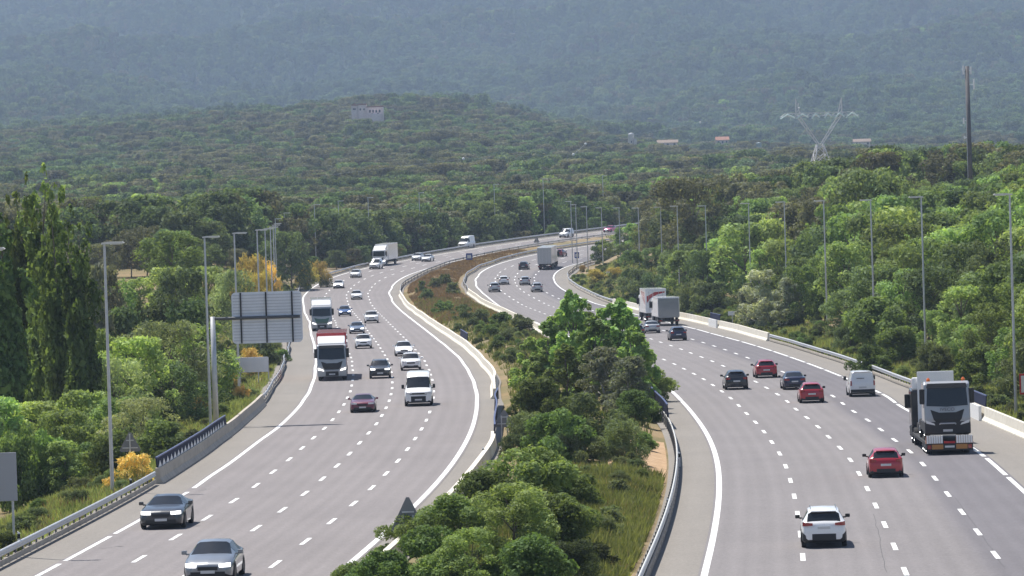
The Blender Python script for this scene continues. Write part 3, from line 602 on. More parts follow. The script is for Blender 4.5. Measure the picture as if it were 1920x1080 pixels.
def make_car(kind, colour, name='car', lights=None, view='front', trim='plastic', blind=False, lower=None, scale=1.0, lip=False):
    """forward is local +Y; origin on the ground under the middle"""
    P = PROF[kind]; xs, rows = loft(P, scale); L, W2 = P['L'], P['W']/2; root = empty(name, (0, 0, 0)); root.scale = (scale,)*3
    yy = L/2-xs; groups = {k: ([], []) for k in ('body', 'windscreen', 'rear_window', 'side_window', 'side_window2')}
    V = []; n = 9
    for y, p in zip(yy, rows):
        V += [(q[0], y, q[1]) for q in p]+[(-q[0], y, q[1]) for q in p]
    V = np.array(V); F = {k: [] for k in groups}; fm = []
    def inr(i, r): return xs[i] >= r[0]-1e-6 and xs[i+1] <= r[1]+1e-6
    for i in range(len(xs)-1):
        for sd in (0, 9):
            for j in range(8):
                a, b, c, d = i*18+sd+j, i*18+sd+j+1, (i+1)*18+sd+j+1, (i+1)*18+sd+j; f = (a, b, c, d) if sd == 0 else (d, c, b, a)
                k = 'body'
                if j >= 6 and inr(i, P['ws']): k = 'windscreen'
                elif j >= 6 and inr(i, P['rw']) and not blind: k = 'rear_window'
                elif j == 5 and inr(i, P['sw']) : k = 'side_window' if sd == 0 else 'side_window2'
                F[k].append(f)
                if k == 'body': fm.append(1 if j == 0 or (lower and j == 1) else 0)
        a = i*18; F['body'].append((a, a+18, a+27, a+9)); fm.append(1)
    e = (len(xs)-1)*18
    F['body'].append(list(range(0, 9))[::-1]+list(range(9, 18))[0:8]) if False else None
    for base in (0, e):
        ring = [base+j for j in range(9)]+[base+9+j for j in range(7, -1, -1)]
        F['body'].append(ring); fm.append(0 if not (lower and base == e) else 0)
    def sub(fs):
        ids = sorted({i for f in fs for i in f}); mp = {o: k for k, o in enumerate(ids)}; return V[ids], [[mp[i] for i in f] for f in fs]
    v, f = sub(F['body']); me = mesh('body', v, f, [M[colour], M[trim]], fm, True); body = link('body', me, root)
    me.set_sharp_from_angle(angle=R_(38))
    for k, nm in (('windscreen', 'windscreen'), ('rear_window', 'rear_window'), ('side_window', 'side_window'), ('side_window2', 'side_window')):
        if F[k]:
            v, f = sub(F[k]); link(nm, mesh(nm, v, f, M['glass'], smooth=True), root)
    # surface lookup for lamps and trim on nose and tail
    hwf = np.array([r[2][0] for r in rows])
    def sx(y, end):
        y = abs(y)
        if end == 'front':
            for i in range(len(xs)):
                if hwf[i] >= y: return 0.0 if i == 0 else float(np.interp(y, [hwf[i-1], hwf[i]], [xs[i-1], xs[i]]))
            return float(xs[3])
        for i in range(len(xs)-1, -1, -1):
            if hwf[i] >= y: return L if i == len(xs)-1 else float(np.interp(y, [hwf[i+1], hwf[i]], [xs[i+1], xs[i]]))
        return float(xs[-4])
    def patch(nm, y0, y1, z0, z1, m, end='front', out=.014, par=None, z0b=None, z1b=None, nseg=5):
        par = par or root; vs = []; fs = []; z0b = z0 if z0b is None else z0b; z1b = z1 if z1b is None else z1b
        for t in np.linspace(0, 1, nseg):
            y = lerp(y0, y1, t); x = sx(y, end); o = -out if end == 'front' else out
            for dx in (o, -o*4):
                vs.append((y, L/2-(x+dx), lerp(z0, z0b, t))); vs.append((y, L/2-(x+dx), lerp(z1, z1b, t)))
        for i in range(nseg-1):
            a = 4*i; fs += [(a, a+1, a+5, a+4), (a+2, a+6, a+7, a+3), (a+1, a+3, a+7, a+5), (a, a+4, a+6, a+2)]
        fs += [(0, 2, 3, 1), (4*nseg-4, 4*nseg-3, 4*nseg-1, 4*nseg-2)]
        return MB().add(vs, fs).build(nm, M[m], par)
    H = P['H']; zf = {'hatch': .62, 'sedan': .60, 'coupe': .66, 'suv': .78, 'smallvan': .74, 'van': .92}[kind]; zl = .26 if kind in ('hatch', 'sedan', 'coupe') else .33
    dark = colour in ('carblack', 'graphite', 'navyblue')
    if kind != 'van':
        patch('grille', -.36*W2/.9, .36*W2/.9, zf-.13, zf+.0, 'black', par=body); patch('lower_grille', -.62*W2/.9, .62*W2/.9, zl, zl+.16, 'black', par=body)
    else:
        patch('grille', -.62, .62, .86, .98, 'black', par=body); patch('bumper', -.96, .96, .30, .74, 'plastic', out=.02, par=body)
    for s in (-1, 1):
        patch('headlight', s*W2*.46, s*W2*.90, zf-.02, zf+.10, 'lamp_on' if lights else 'lamp_glass', z0b=zf-.01, z1b=zf+.13, out=.018)
        if kind == 'hatch': patch('tail_light', s*W2*.56, s*W2*.93, .80, .93, 'lamp_red', 'rear', z1b=.95, z0b=.76, out=.02)
        elif kind == 'suv': patch('tail_light', s*W2*.50, s*W2*.95, .95, 1.05, 'lamp_red', 'rear', z1b=1.10, z0b=.93, out=.02)
        elif kind in ('sedan', 'coupe'): patch('tail_light', s*W2*.48, s*W2*.92, .74, .88, 'lamp_red', 'rear', z1b=.92, z0b=.76, out=.02)
        elif kind == 'smallvan': patch('tail_light', s*W2*.84, s*W2*.95, .80, 1.14, 'lamp_red', 'rear', out=.02)
        else: patch('tail_light', s*W2*.88, s*W2*.97, .8, 1.3, 'lamp_red', 'rear', out=.02)
        # mirror
        cw = P['ws'][0]+.35; zz = np.interp(cw, [r[0] for r in P['st']], [r[3] for r in P['st']])+.02; yv = L/2-cw
        big = kind in ('van', 'smallvan'); mw, mh = (.20, .30) if big else (.20, .15)
        mb = MB().box(min(s*W2*.93, s*(W2+.05)), max(s*W2*.93, s*(W2+.05)), yv-.03, yv+.03, zz, zz+.06)
        mb.box(min(s*(W2+.02), s*(W2+.02+mw)), max(s*(W2+.02), s*(W2+.02+mw)), yv-.06, yv+.07, zz+.02, zz+.02+mh, 0, .03)
        mb.build('mirror', M['black' if big or view == 'rear' else (colour if not dark else colour)], root)
    patch('number_plate', -.26, .26, zl+.10, zl+.21, 'plate', out=.024, nseg=3)
    rz = {'hatch': .60, 'sedan': .62, 'coupe': .62, 'suv': .80, 'smallvan': .62, 'van': .62}[kind]
    patch('number_plate', -.26, .26, rz, rz+.11, 'plate', 'rear', out=.024, nseg=3)
    patch('rear_bumper', -W2*.93, W2*.93, zl, zl+.20 if kind != 'suv' else .60, 'plastic', 'rear', out=.016, par=body)
    if kind in ('hatch', 'suv', 'smallvan'):
        i = int(np.argmin(abs(xs-(P['rw'][0])))); w = P['roofw']*W2*.9; z = rows[i][8][1]
        MB().box(-w, w, L/2-xs[i]-.10, L/2-xs[i]+.12, z-.01, z+.03, 0, .012).build('spoiler', M[colour], body)
    if kind in ('suv',):
        for s in (-1, 1):
            x_ = s*P['roofw']*W2*.92; MB().tube((x_, L/2-2.0, H+.0), (x_, L/2-3.6, H-.01), .02, None, 6).build('roof_rail', M['chrome'], body)
    if kind == 'smallvan' and blind:
        MB().box(-.42, .12, -L/2-.012, -L/2+.05, 1.30, 1.335).build('door_handle', M['black'], body)
    # wheel openings
    mb = MB()
    for ax in P['axle']:
        for s in (-1, 1):
            pts = [(L/2-ax+math.cos(t)*(P['wr']+.06), P['wr']+math.sin(t)*(P['wr']+.06)) for t in np.linspace(-.35, math.pi+.35, 16)]
            mb.prism(pts, s*(W2-.12), s*(W2+.004), 0, 'x')
    mb.build('wheel_arch', M['black'], body)
    wheels(root, P, W2, 'rim' if not dark else 'rim_dark')
    return root
def tangent(side, y):
    a, b = (L0, L4) if side < 0 else (R0, R4); f = lambda q: (a(q)+b(q))/2
    d = np.array([float(f(y+3)-f(y-3)), 6.0, float(zroad(y+3)-zroad(y-3))]); return d/np.linalg.norm(d)
def put(root, px, py, side, length, label, cat, group=None, yaw=0.0):
    P = ground(px, py, .05); t = tangent(side, P[1]); c = P+t*length/2
    t = tangent(side, c[1]); c[2] = float(zroad(c[1]))+.05
    f = -t if side < 0 else t
    root.location = c; root.rotation_mode = 'XYZ'; pitch = math.asin(f[2]); root.rotation_euler = (pitch, 0, -math.atan2(f[0], f[1])+yaw); tag(root, label, cat, group); return root
VL = [  # kind, colour, px, py, side, label, options
 ('coupe','graphite',302,993,-1,'dark grey coupe with lit headlights beside the near left guardrail',dict(lights=1,scale=1.06)),
 ('sedan','grey',390,1094,-1,'grey saloon cut off by the lower edge of the picture',dict(lights=1,scale=1.06)),
 ('coupe','maroon',680,774,-1,'low maroon coupe below the white lorry with red trailer',dict(scale=.93)),
 ('van','white',785,762,-1,'tall white panel van with black bumper in the third lane',dict()),
 ('suv','graphite',713,710,-1,'dark grey crossover beside the white lorry with red trailer',dict(lights=1,scale=.98)),
 ('suv','white',771,695,-1,'white crossover with roof rails directly behind the white panel van',dict(scale=.96)),
 ('hatch','white',758,668,-1,'white hatchback half hidden behind the white crossover ahead of it',dict(lights=1)),
 ('suv','white',682,654,-1,'white car with black lower bumper right of the white lorry cab',dict(scale=.93)),
 ('sedan','steelblue',670,626,-1,'blue grey saloon with lit lamps between two white cars',dict(lights=1,scale=.97)),
 ('suv','white',697,606,-1,'white car up the road and right of the blue grey saloon',dict(scale=.97)),
 ('hatch','blue',647,593,-1,'blue hatchback beside the green grilled lorry',dict(lights=1)),
 ('hatch','white',669,562,-1,'white hatchback alone in the middle lane above the blue hatchback',dict()),
 ('sedan','white',634,541,-1,'white saloon furthest left at the top of the left hand bend',dict(lights=1,scale=.95)),
 ('hatch','white',665,521,-1,'white hatchback just below the small white van on the far left bend',dict(scale=1.0)),
 ('smallvan','white',701,505,-1,'small white van in front of the far white box lorry',dict(scale=1.05)),
 ('hatch','white',779,489,-1,'left one of two white cars side by side on the far uphill road',dict()),
 ('sedan','white',797,491,-1,'right one of two white cars side by side on the far uphill road',dict(scale=.95)),
 ('van','white',867,466,-1,'white van near the outer guardrail on the far uphill road',dict(scale=1.0)),
 ('smallvan','white',1055,446,-1,'white van highest up the far road beside the small dark triangle sign',dict(scale=1.05)),
 ('hatch','pink',1137,436,-1,'pinkish red car furthest away where the road meets the trees',dict()),
 ('suv','white',1546,1028,1,'white hatchback with black mirrors nearest the camera on the right carriageway',dict(view='rear',scale=.97,lower=1)),
 ('hatch','red',1662,896,1,'bright red hatchback left of the low loader',dict(view='rear')),
 ('smallvan','white',1618,744,1,'boxy white delivery van with grey windowless tail in the slow lane',dict(view='rear',blind=True)),
 ('hatch','red',1523,756,1,'red car directly behind the dark blue saloon',dict(view='rear',scale=.98)),
 ('sedan','navyblue',1491,731,1,'dark blue saloon between two red cars',dict(view='rear',scale=.93)),
 ('hatch','red',1438,709,1,'red car furthest up the road of the three red hatchbacks on the near right carriageway',dict(view='rear')),
 ('hatch','carblack',1382,731,1,'black hatchback left of the red cars',dict(view='rear')),
 ('hatch','navyblue',1273,639,1,'dark blue hatchback just below the grey box lorry',dict(view='rear')),
 ('sedan','silver',1224,625,1,'silver saloon right of the median trees below the lorries',dict(view='rear',scale=.95)),
 ('hatch','graphite',1195,634,1,'dark car mostly hidden by the median trees',dict(view='rear')),
 ('suv','silver',1008,548,1,'silver car lowest and rightmost of four pale cars on the right bend',dict(view='rear',scale=.93)),
 ('hatch','silver',985,535,1,'silver car second from the right of four pale cars on the right bend',dict(view='rear')),
 ('hatch','white',945,534,1,'white car in the group of four pale cars on the right bend',dict(view='rear')),
 ('suv','silver',928,548,1,'silver car leftmost of four pale cars on the right bend',dict(view='rear',scale=.95)),
 ('hatch','carblack',981,506,1,'black car on the far right bend beside the distant lorry',dict(view='rear')),
 ('hatch','darkred',1046,482,1,'dark red car ahead of the distant lorry on the far right carriageway',dict(view='rear',scale=1.0)),
]
for k, c, px, py, s, lab, o in VL:
    nm = {'van': 'van', 'smallvan': 'van'}.get(k, 'car'); r = make_car(k, c, nm, **o)
    put(r, px, py, s, PROF[k]['L']*o.get('scale', 1), lab, nm, 'vehicles coming down the left carriageway' if s < 0 else 'vehicles driving up the right carriageway')
# grey tail of the delivery van
# ------------------------------------------------------------------ lorries
def truck_wheel(root, x, y, r=.5, w=.30):
    key = ('t', w)
    if key not in _wheel:
        t = MB().lathe([(-w/2, r*.55), (-w/2, r*.95), (-w/2+.04, r), (w/2-.04, r), (w/2, r*.95), (w/2, r*.55)], (0, 0, 0), 'x', 20).build('tyre', M['tyre'], None, True)
        k = MB().lathe([(w/2-.02, .001), (w/2+.01, .12), (w/2-.06, .16), (w/2-.08, r*.5), (w/2, r*.56), (-w/2, r*.56)], (0, 0, 0), 'x', 16).build('rim', M['rim'], None)
        _wheel[key] = (t.data, k.data); bpy.data.objects.remove(t); bpy.data.objects.remove(k)
    a, b = _wheel[key]; e = empty('wheel', (x, y, r)); e.parent = root; e.scale = (1 if x > 0 else -1, 1, 1); link('tyre', a, e); link('rim', b, e)
def cab(root, y0, colour, grille='black', deflector=None, visor=None, z0=.0, lamp='lamp_on', beacons=False, name=None, wheels_=True, lowercol=None):
    """a cab whose front face is at y0 (forward +Y), 2.5 m wide"""
    w = 1.25; c = empty('cab', (0, y0, z0)); c.parent = root
    prof = [(-2.25, 1.0), (-2.25, 3.05), (-.55, 3.12), (-.22, 2.98), (-.02, 1.72), (.04, 1.2), (.04, .95)]
    mb = MB(); n = len(prof); xs = [(-w, .03), (-w+.05, 0), (w-.05, 0), (w, .03)]
    mb.prism([(a, b) for a, b in prof], -w, w, 0, 'x')
    o = mb.build('shell', M[colour], c); bv = o.modifiers.new('bevel', 'BEVEL'); bv.width = .09; bv.segments = 3; bv.limit_method = 'ANGLE'
    # windscreen follows the raked front
    zz = lambda z: np.interp(z, [.95, 1.2, 1.72, 2.98, 3.12], [.04, .04, -.02, -.22, -.55])
    def facep(nm, poly, m, out=.02, par=c, thick=.08, b=0):
        fr = [(x, float(zz(z))+out, z) for x, z in poly]; bk = [(x, float(zz(z))-thick, z) for x, z in poly]; k = len(poly)
        q = MB().add(fr+bk, [tuple(range(k)), tuple(range(k, 2*k))[::-1]]+[(i, k+i, k+(i+1) % k, (i+1) % k) for i in range(k)]); return q.build(nm, M[m], par)
    facep('windscreen', [(-1.12, 1.86), (0, 1.80), (1.12, 1.86), (1.06, 2.78), (-1.06, 2.78)], 'glass', .025)
    facep('grille', [(-.62, .98), (.62, .98), (.76, 1.15), (.92, 1.66), (.45, 1.50), (-.45, 1.50), (-.92, 1.66), (-.76, 1.15)], grille, .03)
    b = MB().box(-w, w, -.35, .06, .36, .96, 0, .07).build('bumper', M[lowercol or colour], c)
    MB().box(-.55, .55, .055, .075, .42, .80).build('intake', M['black'], b)
    for s in (-1, 1):
        MB().prism([(s*.68, .84), (s*1.16, .95), (s*1.20, 1.12), (s*.74, .94)], .0, .10).build('headlight', M[lamp], c)
        m = MB().box(s*1.36-.13, s*1.36+.13, -.22, -.06, 1.95, 2.75, 0, .05); m.tube((s*1.2, -.2, 2.7), (s*1.4, -.14, 2.7), .025, None, 6); m.build('mirror', M['black'], c)
        MB().prism([(-1.55, 1.75), (-.45, 1.75), (-.52, 2.7), (-1.55, 2.7)], s*(w-.01), s*(w+.012), 0, 'x').build('side_window', M['glass'], c)
        MB().box(min(s*.85, s*1.24), max(s*.85, s*1.24), -2.2, -.4, .45, .98, 0, .04).build('step', M['plastic'], c)
    MB().box(-.26, .26, .062, .085, .50, .62).build('number_plate', M['plate'], b)
    if visor: facep('sun_visor', [(-1.1, 2.80), (1.1, 2.80), (1.05, 3.02), (-1.05, 3.02)], visor, .16, c, -.03)
    if deflector:
        o = MB().prism([(-2.2, 3.05), (-2.2, 3.78), (-1.55, 3.74), (-.75, 3.35), (-.5, 3.12)], -1.18, 1.18, 0, 'x').build('deflector', M[deflector], c); bv = o.modifiers.new('bevel', 'BEVEL'); bv.width = .10; bv.segments = 3; bv.limit_method = 'ANGLE'
    if beacons:
        for s in (-1, 1): MB().lathe([(0, .10), (.12, .10), (.2, .04), (.21, .001)], (s*.95, -.7, 3.1), 'z', 10).build('beacon', M['lamp_orange'], c)
    if wheels_:
        for s in (-1, 1): truck_wheel(c, s*1.05, -1.35)
    return c
def box_trailer(root, y0, y1, colour, roof=None, z0=1.05, z1=4.0, doors=None, axles=3, stripe=None, side=None):
    t = empty('trailer', (0, 0, 0)); t.parent = root
    MB().box(-1.27, 1.27, y1, y0, z0, z1-.06, 0, .03).build('box', M[colour], t)
    MB().box(-1.285, 1.285, y1-.01, y0+.01, z1-.12, z1, 0, .03).build('roof', M[roof or colour], t)
    MB().box(-.5, .5, y1+.1, y0-.1, .8, z0-.005).box(-1.25, -1.18, y1+4, y0-4, .55, z0-.02).box(1.18, 1.25, y1+4, y0-4, .55, z0-.02).build('chassis', M['plastic'], t)
    if doors:
        for s in (-1, 1):
            d = MB().box(min(s*.02, s*1.22), max(s*.02, s*1.22), y1-.035, y1-.002, z0+.12, z1-.2, 0, .01).build('rear_door', M[doors], t)
            for xx in (.35, .85): MB().tube((s*xx, y1-.06, z0+.2), (s*xx, y1-.06, z1-.3), .022, None, 6).build('lock_bar', M['steel'], d)
    b = MB().box(-1.22, 1.22, y1-.02, y1+.08, .48, .74, 0, .02).build('under_bar', M['black'], t)
    for s in (-1, 1): MB().box(min(s*.8, s*1.2), max(s*.8, s*1.2), y1-.05, y1-.022, .55, .68).build('tail_light', M['lamp_red'], t)
    for k in range(axles):
        for s in (-1, 1): truck_wheel(t, s*1.05, y1+1.6+1.3*k)
    if stripe:
        for s in (-1, 1): MB().prism([(y1+.6, 2.1), (y1+1.4, 3.6), (y1+7, 3.7), (y1+4, 2.6)], s*1.272, s*1.282, 0, 'x').build('stripe', M[stripe], t)
        MB().prism([(-1.1, 2.3), (-.6, 2.9), (.2, 3.3), (1.1, 3.5), (1.1, 3.65), (-.1, 3.6), (-1.1, 3.1)], y1-.045, y1-.038).build('stripe', M[stripe], t)
    if side:
        for s in (-1, 1): MB().box(min(s*1.272, s*1.28), max(s*1.272, s*1.28), y1+.2, y0-.2, z0+.15, z0+.6).build('side_band', M[side], t)
    return t
def artic(px, py, side, label, L=16.0, group=None, **k):
    root = empty('lorry', (0, 0, 0)); y = L/2; c = cab(root, y-.06, k.get('cab', 'white'), k.get('grille', 'black'), k.get('deflector'), k.get('visor'), lamp=k.get('lamp', 'lamp_on'))
    box_trailer(root, y-2.65, -L/2+.1, k.get('box', 'white'), k.get('roof'), z1=k.get('z1', 4.0), doors=k.get('doors'), axles=k.get('axles', 3), stripe=k.get('stripe'), side=k.get('side'))
    MB().box(-.45, .45, y-6, y-1, .55, .98).build('chassis', M['plastic'], root)
    for s in (-1, 1): truck_wheel(root, s*1.0, y-4.6, .5, .42) if L > 12 else None
    put(root, px, py, side, L, label, 'lorry', group); return root
artic(623, 714, -1, 'white articulated lorry with dark grille and a red topped trailer', 16.2, 'vehicles coming down the left carriageway', cab='cab_grey', deflector='white', visor='black', box='red', roof='red', grille='plastic')
artic(604, 621, -1, 'white articulated lorry with dark green grille behind the red topped one', 16.2, 'vehicles coming down the left carriageway', cab='cab_grey', deflector='white', grille='green_dark', box='white', z1=3.9)
artic(712, 499, -1, 'far white box lorry with dark windscreen behind the small white van', 10.5, 'vehicles coming down the left carriageway', cab='white', deflector='white', box='white', doors='silver', axles=1)
artic(1023, 506, 1, 'distant lorry with grey rear doors and white roof on the right carriageway', 14.0, 'vehicles driving up the right carriageway', box='silver', roof='white', doors='silver')
artic(1231, 603, 1, 'white box lorry with red stripe behind the grey tailed lorry', 11.0, 'vehicles driving up the right carriageway', box='white', roof='white', stripe='red', doors='white', axles=2)
r = artic(1255, 611, 1, 'lorry with plain dark grey tail lift beside the right shoulder barrier', 9.5, 'vehicles driving up the right carriageway', box='white', roof='white', z1=3.35, axles=1)
MB().box(-1.2, 1.2, -4.75, -4.68, .95, 3.2, 0, .02).box(-.6, .6, -4.79, -4.755, 1.6, 2.2).box(-1.15, 1.15, -4.78, -4.755, 2.62, 2.68).build('tail_lift', M['grey'], r)
# low loader with a tractor unit standing on its bed, nose towards the camera
def low_loader():
    root = empty('low_loader', (0, 0, 0)); Lt = 14.6; y = Lt/2
    cab(root, y-.05, 'carblack', deflector='white', lamp='lamp_glass')  # black shell paints in the dark glass and the shaded cab side
    MB().box(-.88, 1.2, y-2.42, y-2.33, 1.05, 4.1, 0, .03).build('cab_back', M['white'], root)
    MB().tube((-.1, y-2.5, 2.6), (.25, y-2.5, 3.3), .03, None, 6).tube((.3, y-2.5, 2.7), (.3, y-2.5, 3.45), .025, None, 6).build('air_line', M['black'], root)
    MB().box(-.45, .45, y-6.0, y-1, .55, .98).build('chassis', M['plastic'], root)
    for s in (-1, 1): truck_wheel(root, s*1.0, y-3.6, .5, .42)
    t = empty('trailer', (0, 0, 0)); t.parent = root
    MB().box(-1.27, 1.27, -y+.9, y-3.0, .52, .70, 0, .02).box(-1.0, 1.0, y-4.6, y-2.9, .705, 1.25, 0, .02).build('bed', M['plastic'], t)
    b = MB().box(-1.27, 1.27, -y+.02, -y+.9, .24, .62, 0, .03).build('tail_beam', M['plastic'], t)
    for s in (-1, 1):
        MB().box(min(s*1.0, s*1.2), max(s*1.0, s*1.2), -y-.01, -y+.018, .34, .56).build('tail_light', M['lamp_red'], t)
        MB().box(min(s*.35, s*.96), max(s*.35, s*.96), -y-.008, -y+.018, .32, .58).build('marker_board', M['lamp_orange_dull'], t)
        rp = MB().prism([(-y+.02, .63), (-y+.70, .63), (-y+.70, .70), (-y+.16, 1.0), (-y+.08, 1.0)], s*.36, s*1.27, 0, 'x').build('ramp', M['ramp_red'], root if False else t)
        q = MB()
        for k in range(7): xx = s*.42+s*k*.128; q.prism([(-y-.03, .64), (-y+.02, .64), (-y+.08, 1.02), (-y+.16, 1.06), (-y+.03, 1.06)], xx-.052, xx+.052, 0, 'x')
        q.build('ramp_rib', M['ramp_white'], rp)
        for k in range(3): truck_wheel(t, s*1.02, -y+1.9+1.15*k, .38)
    MB().box(-.26, .26, -y-.012, -y+.018, .40, .51).build('number_plate', M['plate'], t)
    MB().box(-.3, .3, -y+.05, -y+.3, .63, .74).build('coupling', M['sign_red'], t)
    put(root, 1779, 853, 1, Lt, 'low loader lorry with white ribbed ramps folded at its tail', 'lorry', 'vehicles driving up the right carriageway')
    # load
    k = empty('tractor_unit', (0, 0, 0)); cab(k, 2.9, 'cab_grey', 'black', visor='black', lamp='lamp_glass', beacons=True, lowercol='plastic')
    MB().box(-.45, .45, -2.9, 2, .55, 1.0).box(-1.2, 1.2, -1.6, .3, .5, .95).build('chassis', M['plastic'], k)
    MB().box(-1.24, 1.24, 2.85, 2.98, .38, 1.02, 0, .05).build('lower_panel', M['plastic'], k)
    MB().tube((-.42, 2.99, .93), (.42, 2.99, .93), .035, None, 8).tube((-.42, 2.99, .93), (-.46, 2.9, .80), .035, None, 8).tube((.42, 2.99, .93), (.46, 2.9, .80), .035, None, 8).build('front_bar', M['steel'], k)
    bpy.context.view_layer.update()
    cu = bpy.data.curves.new('lettering', 'FONT'); cu.body = 'IVECO'; cu.size = .24; cu.align_x = 'CENTER'; cu.extrude = .006
    to = bpy.data.objects.new('tmp', cu); COL.objects.link(to); dg = bpy.context.evaluated_depsgraph_get(); dg.update(); me = bpy.data.meshes.new_from_object(to.evaluated_get(dg)); bpy.data.objects.remove(to)
    me.materials.clear(); me.materials.append(M['steel_dark']); l = link('lettering', me, k); l.location = (0, 2.945, 1.585); l.rotation_euler = (R_(92.5), 0, math.pi); l.scale = (1.15, 1, 1)
    for s in (-1, 1):
        truck_wheel(k, s*1.0, -2.0, .5, .42)
        MB().box(min(s*.55, s*.8), max(s*.55, s*.8), 2.63, 2.66, 1.92, 2.2).build('paper', M['sign_white'], k)
    f = tangent(1, root.location.y); ra = np.array(root.location)-f*(Lt/2)
    c = ra+f*(1.0+2.95); k.scale = (1.0, 1.0, 1.04); k.location = (c[0], c[1], float(zroad(c[1]))+.05+.70); k.rotation_euler = (0, 0, -math.atan2(-f[0], -f[1]))
    tag(k, 'grey and black tractor unit riding backwards on the low loader', 'lorry', None)
M['lamp_orange_dull'] = mat('lamp_orange_dull', (.46, .20, .05), .5); M['ramp_white'] = mat('ramp_white', (.88, .84, .80), .5); M['ramp_red'] = mat('ramp_red', (.38, .17, .10), .6)
low_loader()
# ------------------------------------------------------------------ far landmarks
def pylon(px_l, px_r, py_foot, Y, py_arm, py_top, label):
    """lattice delta pylon with two raised horns and one long cross arm"""
    s = FPX/Y; xm = (px_l+px_r)/2; b = at(xm, py_foot, Y); x = float(b[0]); z = tz(x, Y); root = empty('lattice_pylon', (x, Y, z), R_(12)); tag(root, label, 'pylon')
    H = float(at(xm, py_arm, Y)[2])-z; Tp = float(at(xm, py_top, Y)[2])-z; w0 = (px_r-px_l)/s/2; wz = H*.74; ww = w0*.12; mb = MB(); r = .11
    def leg(za, wa, zb, wb):
        for sx in (-1, 1):
            for sy in (-1, 1): mb.tube((sx*wa, sy*wa, za), (sx*wb, sy*wb, zb), r, None, 4)
    n = 6; zs = [wz*(1-(1-k/n)**1.25) for k in range(n+1)]; ws = [lerp(w0, ww, q/wz) for q in zs]
    leg(-1, w0*1.02, wz, ww)
    for k in range(n):
        for sy in (-1, 1):
            for sx in (-1, 1):
                mb.tube((sx*ws[k], sy*ws[k], zs[k]), (-sx*ws[k+1], sy*ws[k+1], zs[k+1]), r*.6, None, 4); mb.tube((sy*ws[k], sx*ws[k], zs[k]), (sy*ws[k+1], -sx*ws[k+1], zs[k+1]), r*.6, None, 4)
    mb.build('tower_base', M['galv'], root)
    mb = MB(); hx = w0*.84
    for s_ in (-1, 1):
        for o in (-.5, .5):
            mb.tube((s_*ww*.5+o*.5, 0, wz), (s_*hx+o*.8, 0, H), r*1.2, None, 4)
        for k in range(6):
            t0, t1 = k/6, (k+1)/6; q = lambda t, o: (lerp(s_*ww*.5, s_*hx, t)+o*lerp(.5, .8, t), 0, lerp(wz, H, t)); mb.tube(q(t0, .5*(-1)**k), q(t1, -.5*(-1)**k), r*.6, None, 4)
        for o in (-.5, .5): mb.tube((s_*hx+o, 0, H), (s_*hx+s_*.5, 0, Tp), r, None, 4)
        for k in range(3): mb.tube((s_*hx-.5+.2*k, 0, lerp(H, Tp, k/4)), (s_*hx+.5-.15*k, 0, lerp(H, Tp, (k+1)/4)), r*.6, None, 4)
    mb.build('horn', M['galv'], root)
    mb = MB(); ax = w0*1.62
    for dz in (0, .7): mb.tube((-ax*(1 if dz == 0 else .8), 0, H+dz), (ax*(1 if dz == 0 else .8), 0, H+dz), r, None, 4)
    for k in range(18): xa, xb = -ax*.95+ax*1.9*k/18, -ax*.95+ax*1.9*(k+1)/18; mb.tube((xa, 0, H+.7*(k % 2)), (xb, 0, H+.7*((k+1) % 2)), r*.6, None, 4)
    mb.build('cross_arm', M['galv'], root)
    for xa, xb in ((-ax*.98, -ax*.62), (-ax*.58, -ax*.28), (-ax*.2, ax*.0), (ax*.12, ax*.3), (ax*.38, ax*.62), (ax*.66, ax*.96)):
        xm_ = (xa+xb)/2; MB().tube((xa, -.4, H-.5), (xm_, -.4, H+.45), .15, None, 6).tube((xm_, -.4, H+.45), (xb, -.4, H-.3), .15, None, 6).build('insulator_string', M['insulator'], root)
M['galv'] = mat('galv', (.66, .65, .66), .6); M['insulator'] = mat('insulator', (.72, .86, .82), .25, 0, .5)
pylon(1494, 1590, 420, 1000, 217, 184, 'tall lattice pylon with two horns behind the right wood')
def mast():
    Y = 780; b = at(1819, 322, Y); x = float(b[0]); z = tz(x, Y); H = float(at(1816, 124, Y)[2])-z; root = empty('radio_mast', (x, Y, z)); tag(root, 'tall dark communications mast behind the right wood', 'mast')
    MB().tube((0, 0, -1), (0, 0, H), .42, .34, 12).build('pole', M['mast'], root, True)
    for dx, z0, z1 in ((-.62, H-1.4, H+.1), (.62, H-1.4, H-.1), (1.1, H-4.0, H-2.2), (-.8, H*.62, H*.66), (-.75, H*.52, H*.54)): a = MB().box(dx-.12, dx+.12, -.2, .2, z0, z1, 0, .03); a.tube((0, 0, (z0+z1)/2), (dx, 0, (z0+z1)/2), .05, None, 5); a.build('antenna', M['sign_back'], root)
    MB().tube((-.42, -.3, 2), (-.40, -.3, H-1), .06, None, 5).build('cable_run', M['steel'], root)
M['mast'] = noisy('mast', [(.3, (.075, .07, .075)), (.7, (.14, .13, .135))], .5, .7)
mast()
M['plaster'] = noisy('plaster', [(.3, (.78, .62, .58)), (.7, (.88, .74, .70))], .3, .9); M['tile'] = noisy('tile', [(.3, (.26, .12, .08)), (.7, (.38, .19, .13))], .8, .9); M['stone'] = noisy('stone', [(.3, (.66, .60, .52)), (.7, (.78, .72, .64))], .5, .9)
M['roof_old'] = noisy('roof_old', [(.3, (.20, .15, .12)), (.7, (.30, .23, .18))], .5, .9); M['pane'] = mat('pane', (.03, .03, .035), .2)
CLEAR = []
def hit(px, py, y0, y1):
    d = ray(px, py); ys = np.arange(y0, y1, 4.0); P = cC+d*ys[:, None]; k = np.where(P[:, 2] < terrain(P[:, 0], P[:, 1])+10.5)[0]   # just clear of the tree tops
    return float(ys[k[0]]) if len(k) else (y0+y1)/2
